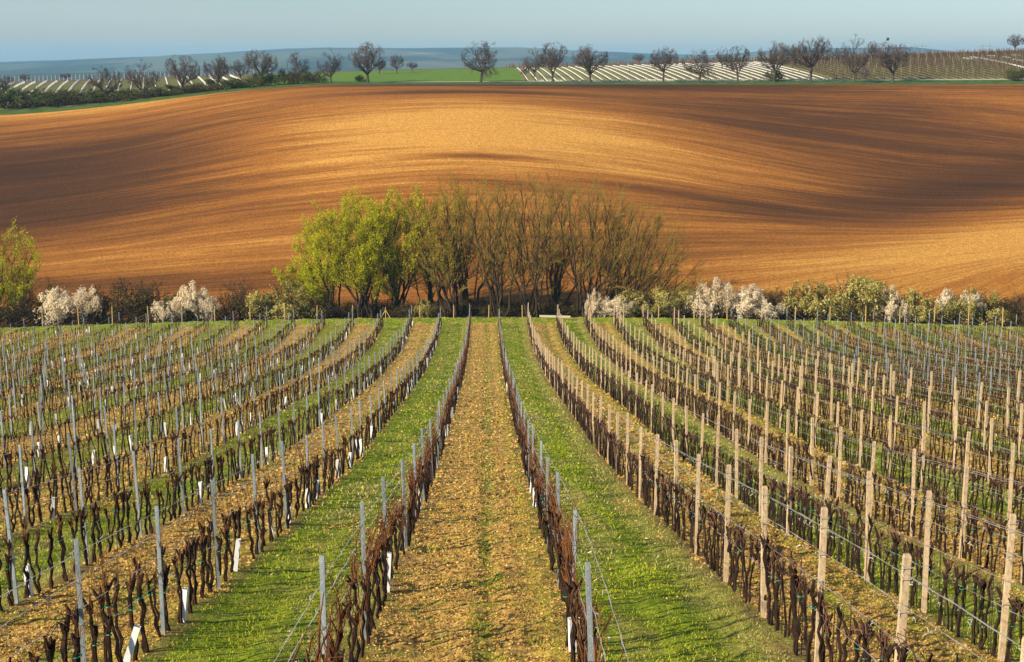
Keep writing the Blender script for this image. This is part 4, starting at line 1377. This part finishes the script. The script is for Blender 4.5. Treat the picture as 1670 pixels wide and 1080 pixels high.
# trellis wires, one set per row
for k in ROWK:
    X = ROW0 + ROWS * k
    ya = max(7.5, abs(X) / 0.37 - 3)
    if ya > 140: continue
    root = empty('trellis_wires', (X, ya, hz(X, ya)))
    tag(root, 'thin trellis wires stretched between the posts of the %s' % row_name(k), 'trellis wires', 'trellis wires of the rows')
    right = 2 <= k <= 8
    for hgt in ((.86, 1.25, 1.62, 1.98) if not right else (.9, 1.3, 1.72, 2.06, 2.0)):
        pts = []; rad = []
        y = ya; rng = random.Random(k * 10 + int(hgt * 100))
        while y < 151:
            fine = y < 45
            g_ = hz(row_x(k, y), y) + hgt
            jit = .008 if not fine else .007
            dx = (.05 if hgt in (1.98, 2.0) else -.04)
            pts.append(Vector((row_x(k, y) + dx + rng.uniform(-jit, jit), y, g_ + rng.uniform(-jit, jit))) - root.location)
            rad.append((.0036 if not fine else .0032 * rng.choice((1, 1, 1.0, 2.2))) * (1 + .6 * max(0, min(1, (y - 30) / 60))))
            y += .35 if fine else 2.2
        mb = MB(); mb.tube(pts, rad, 3)
        mb.build('wire', M['wire'], root)

# dried tendrils hanging on the wires of the near rows
mb = MB()
for n in range(2600):
    k = R.choice((0, 1, 2, 2, 3, 3, 4, 4, 5, -1, -2))
    y = 9 + 34 * R.random() ** 0.8
    x = row_x(k, y); h = R.choice((1.25, 1.62, 1.98)) if R.random() < .8 else .9
    p = Vector((x + R.uniform(-.05, .05), y, hz(x, y) + h))
    q = p + Vector((R.uniform(-.05, .05), R.uniform(-.07, .07), R.uniform(-.07, .05)))
    mb.tube([p, (p + q) / 2 + rdir(R) * .02, q], [.004, .004, .002], 3)
tag(mb.build('dry_tendrils', M['wire']), 'curly grey dry tendrils clinging to the wires of the near rows', 'tendrils', kind='stuff')

# ------------------------------------------------------------------ field edge: stakes, brace, board
for i, px in enumerate([69, 128, 183, 242, 297, 350, 408, 464, 517, 575, 685, 740, 797, 852, 962, 1017, 1074, 1132, 1186, 1242, 1297, 1354, 1412, 1468, 1524, 1580, 1636]):
    x, y = at(px, 160, 515); z = hz(x, y)
    top = ray(px, 497 + 4 * ((px - 800) / 800) ** 2)[2] * 160 + ZC
    mb = MB(); mb.tube([Vector((0, 0, -.3)), Vector((R.uniform(-.05, .05), 0, max(1.3, top - z)))], [.062, .055], 6, cap=True)
    o = mb.build('wooden_stake', M['wood']); o.location = (x, y, z)
    tag(o, 'yellowish wooden stake at the far field edge, %s from the left' % ORD(i + 1), 'stake', 'wooden stakes along the far field edge')
x, y = at(629, 158, 517); z = hz(x, y)
br = empty('wooden_brace', (x, y, z))
tag(br, 'A-shaped wooden brace of three poles at the far field edge', 'brace')
for (x0, x1) in ((-.62, 0), (.62, 0), (0, 0)):
    mb = MB(); mb.tube([Vector((x0, .02 * x0, -.1)), Vector((x1, 0, 1.05 if x0 else 1.35))], [.05, .045], 6, cap=True); mb.build('pole', M['wood'], br)
x, y = at(905, 157, 520); z = hz(x, y)
mb = MB(); mb.box(-1.65, 1.65, -.1, .1, .02, .22)
o = mb.build('pale_board', M['white_wood']); o.location = (x, y, z + .25); o.rotation_euler = (0, .03, 0.02)
tag(o, 'long pale board lying at the far field edge before the willows', 'board')

# ------------------------------------------------------------------ ground cover
def lane_fraction(x): return ((x - ROW0) / 6.0) % 1.0


def scatter(y0, y1, dens, seed):
    rg = np.random.default_rng(seed)
    area = .37 * (y1 * y1 - y0 * y0) + 4 * (y1 - y0)
    n = int(area * dens)
    u = rg.random(n)
    y = np.sqrt(y0 * y0 + u * (y1 * y1 - y0 * y0))
    x = (rg.random(n) * 2 - 1) * (.365 * y + 2) + 0.018 * y
    return x, y, rg


def green_prob(x, y):
    fr = lane_fraction(x + (vn(x * .9, y * .9, 31) - .5) * .7)
    g = ss(.49, .55, fr) * (1 - ss(.94, .99, fr))
    patchy = vn(x * 1.1, y * .8, 33)
    fine = vn(x * 4.3, y * 4.3, 35)
    rut = np.exp(-(((fr - 0.29) * 6 / 0.17) ** 2))
    tanv = .13 + .38 * ss(.36, .46, fr) * (fr < .55) + .5 * ss(.55, .8, patchy) * ss(.4, .7, fine) + .75 * rut * ss(.25, .5, patchy)
    grn = .65 + .35 * fine
    bare = ss(.78, .9, vn(x * .8 + 7, y * .35, 37)) * .8
    row = np.abs(((x - ROW0) / 3 + .5) % 1 - .5) * 3
    u = 1 - .6 * np.exp(-(row / .25) ** 2)
    outer = 1 - .4 * ss(8, 16, -x)
    return np.clip((tanv * (1 - g) + grn * (1 - bare) * g) * u * outer, 0, 1), fr


blades, sblades = [], []
for (y0, y1, dens, w_, h_) in ((11, 18, 1100, .008, .036), (18, 26, 700, .010, .042), (26, 38, 320, .015, .052), (38, 58, 130, .024, .065), (58, 85, 42, .042, .08), (85, 115, 22, .055, .08), (115, 158, 22, .055, .08)):
    x, y, rg = scatter(y0, y1, dens, int(y0))
    p, fr = green_prob(x, y)
    p = np.where(y > 152, .9, p)
    m_ = rg.random(len(x)) < p
    x, y, fr = x[m_], y[m_], fr[m_]
    z = vine_h(x, y)
    n = len(x)
    a = rg.random(n) * 6.283; ww = w_ * rg.uniform(.6, 1.4, n); hh = h_ * rg.uniform(.35, 1.3, n) * (.6 + .9 * vn(x * 2.2, y * 2.2, 41))
    lx, ly = rg.normal(0, .5, n) * hh, rg.normal(0, .5, n) * hh
    P = np.stack([x, y, z - .01], -1)
    co = np.stack([P + np.stack([np.cos(a) * ww, np.sin(a) * ww, 0 * a], -1), P - np.stack([np.cos(a) * ww, np.sin(a) * ww, 0 * a], -1), P + np.stack([lx, ly, hh], -1)], 1)
    big = vn(x * .55 + 3, y * .28, 47)
    dryness = .08 + .6 * ss(.5, .68, big) * ss(.56, .62, fr) * (1 - ss(.74, .80, fr)) + .55 * ss(.78, .90, fr) * (fr < .97) + .35 * ss(.62, .8, vn(x * .7, y * .45, 43)) + .25 * (fr < .5)
    dm = rg.random(n) < dryness
    blades.append(co[~dm]); sblades.append(co[dm])
for nm, L_, mt, lab in (('grass', blades, 'grass', 'short green grass of the grassed lanes between vine rows'), ('dry_grass', sblades, 'straw', 'straw-coloured dry grass mixed through the lanes')):
    co = np.concatenate(L_).reshape(-1, 3)
    o = mesh_np(nm, co, np.arange(len(co)).reshape(-1, 3), M[mt])
    tag(o, lab, 'grass', kind='stuff')

cl_co, cl_f = [], []; off = 0   # crumbs
octa = np.array([(1, 0, 0), (-.9, .3, 0), (0, 1, 0), (.2, -1, 0), (0, .1, .8), (0, 0, -.6)])
of = np.array([(0, 2, 4), (2, 1, 4), (1, 3, 4), (3, 0, 4)])
for (y0, y1, dens, sz) in ((11, 19, 620, .015), (19, 27, 380, .019), (27, 40, 170, .027), (40, 60, 55, .045), (60, 95, 14, .065), (95, 152, 7, .07)):
    x, y, rg = scatter(y0, y1, dens, 77 + int(y0))
    fr = lane_fraction(x + (vn(x * .9, y * .9, 31) - .5) * .5)
    pr = np.where(fr < .5, .95 - .6 * np.exp(-(((fr - 0.29) * 6 / 0.15) ** 2)), .01 + .45 * ss(.80, .9, vn(x * .8 + 7, y * .35, 37)))
    pr *= .35 + .9 * vn(x * 2.5, y * 2.5, 51)
    m_ = rg.random(len(x)) < pr
    x, y = x[m_], y[m_]; n = len(x)
    z = vine_h(x, y)
    s = sz * rg.uniform(.5, 1.5, (n, 1, 1)) * rg.uniform(.6, 1.4, (n, 1, 3)) * np.array([1.15, .85, 1.0])
    V_ = octa[None] * (1 + rg.uniform(-.3, .3, (n, 6, 3))) * s
    a = rg.random(n) * 6.283; c_, s_ = np.cos(a)[:, None], np.sin(a)[:, None]
    W = np.stack([V_[..., 0] * c_ - V_[..., 1] * s_, V_[..., 0] * s_ + V_[..., 1] * c_, V_[..., 2]], -1) + np.stack([x, y, z + .004], -1)[:, None]
    cl_co.append(W.reshape(-1, 3)); cl_f.append((of[None] + (off + np.arange(n) * 6)[:, None, None]).reshape(-1, 3)); off += n * 6
o = mesh_np('soil_crumbs', np.concatenate(cl_co), np.concatenate(cl_f), M['clod'])
tag(o, 'crumbly straw-brown clods and litter covering the tilled lanes', 'soil crumbs', kind='stuff')
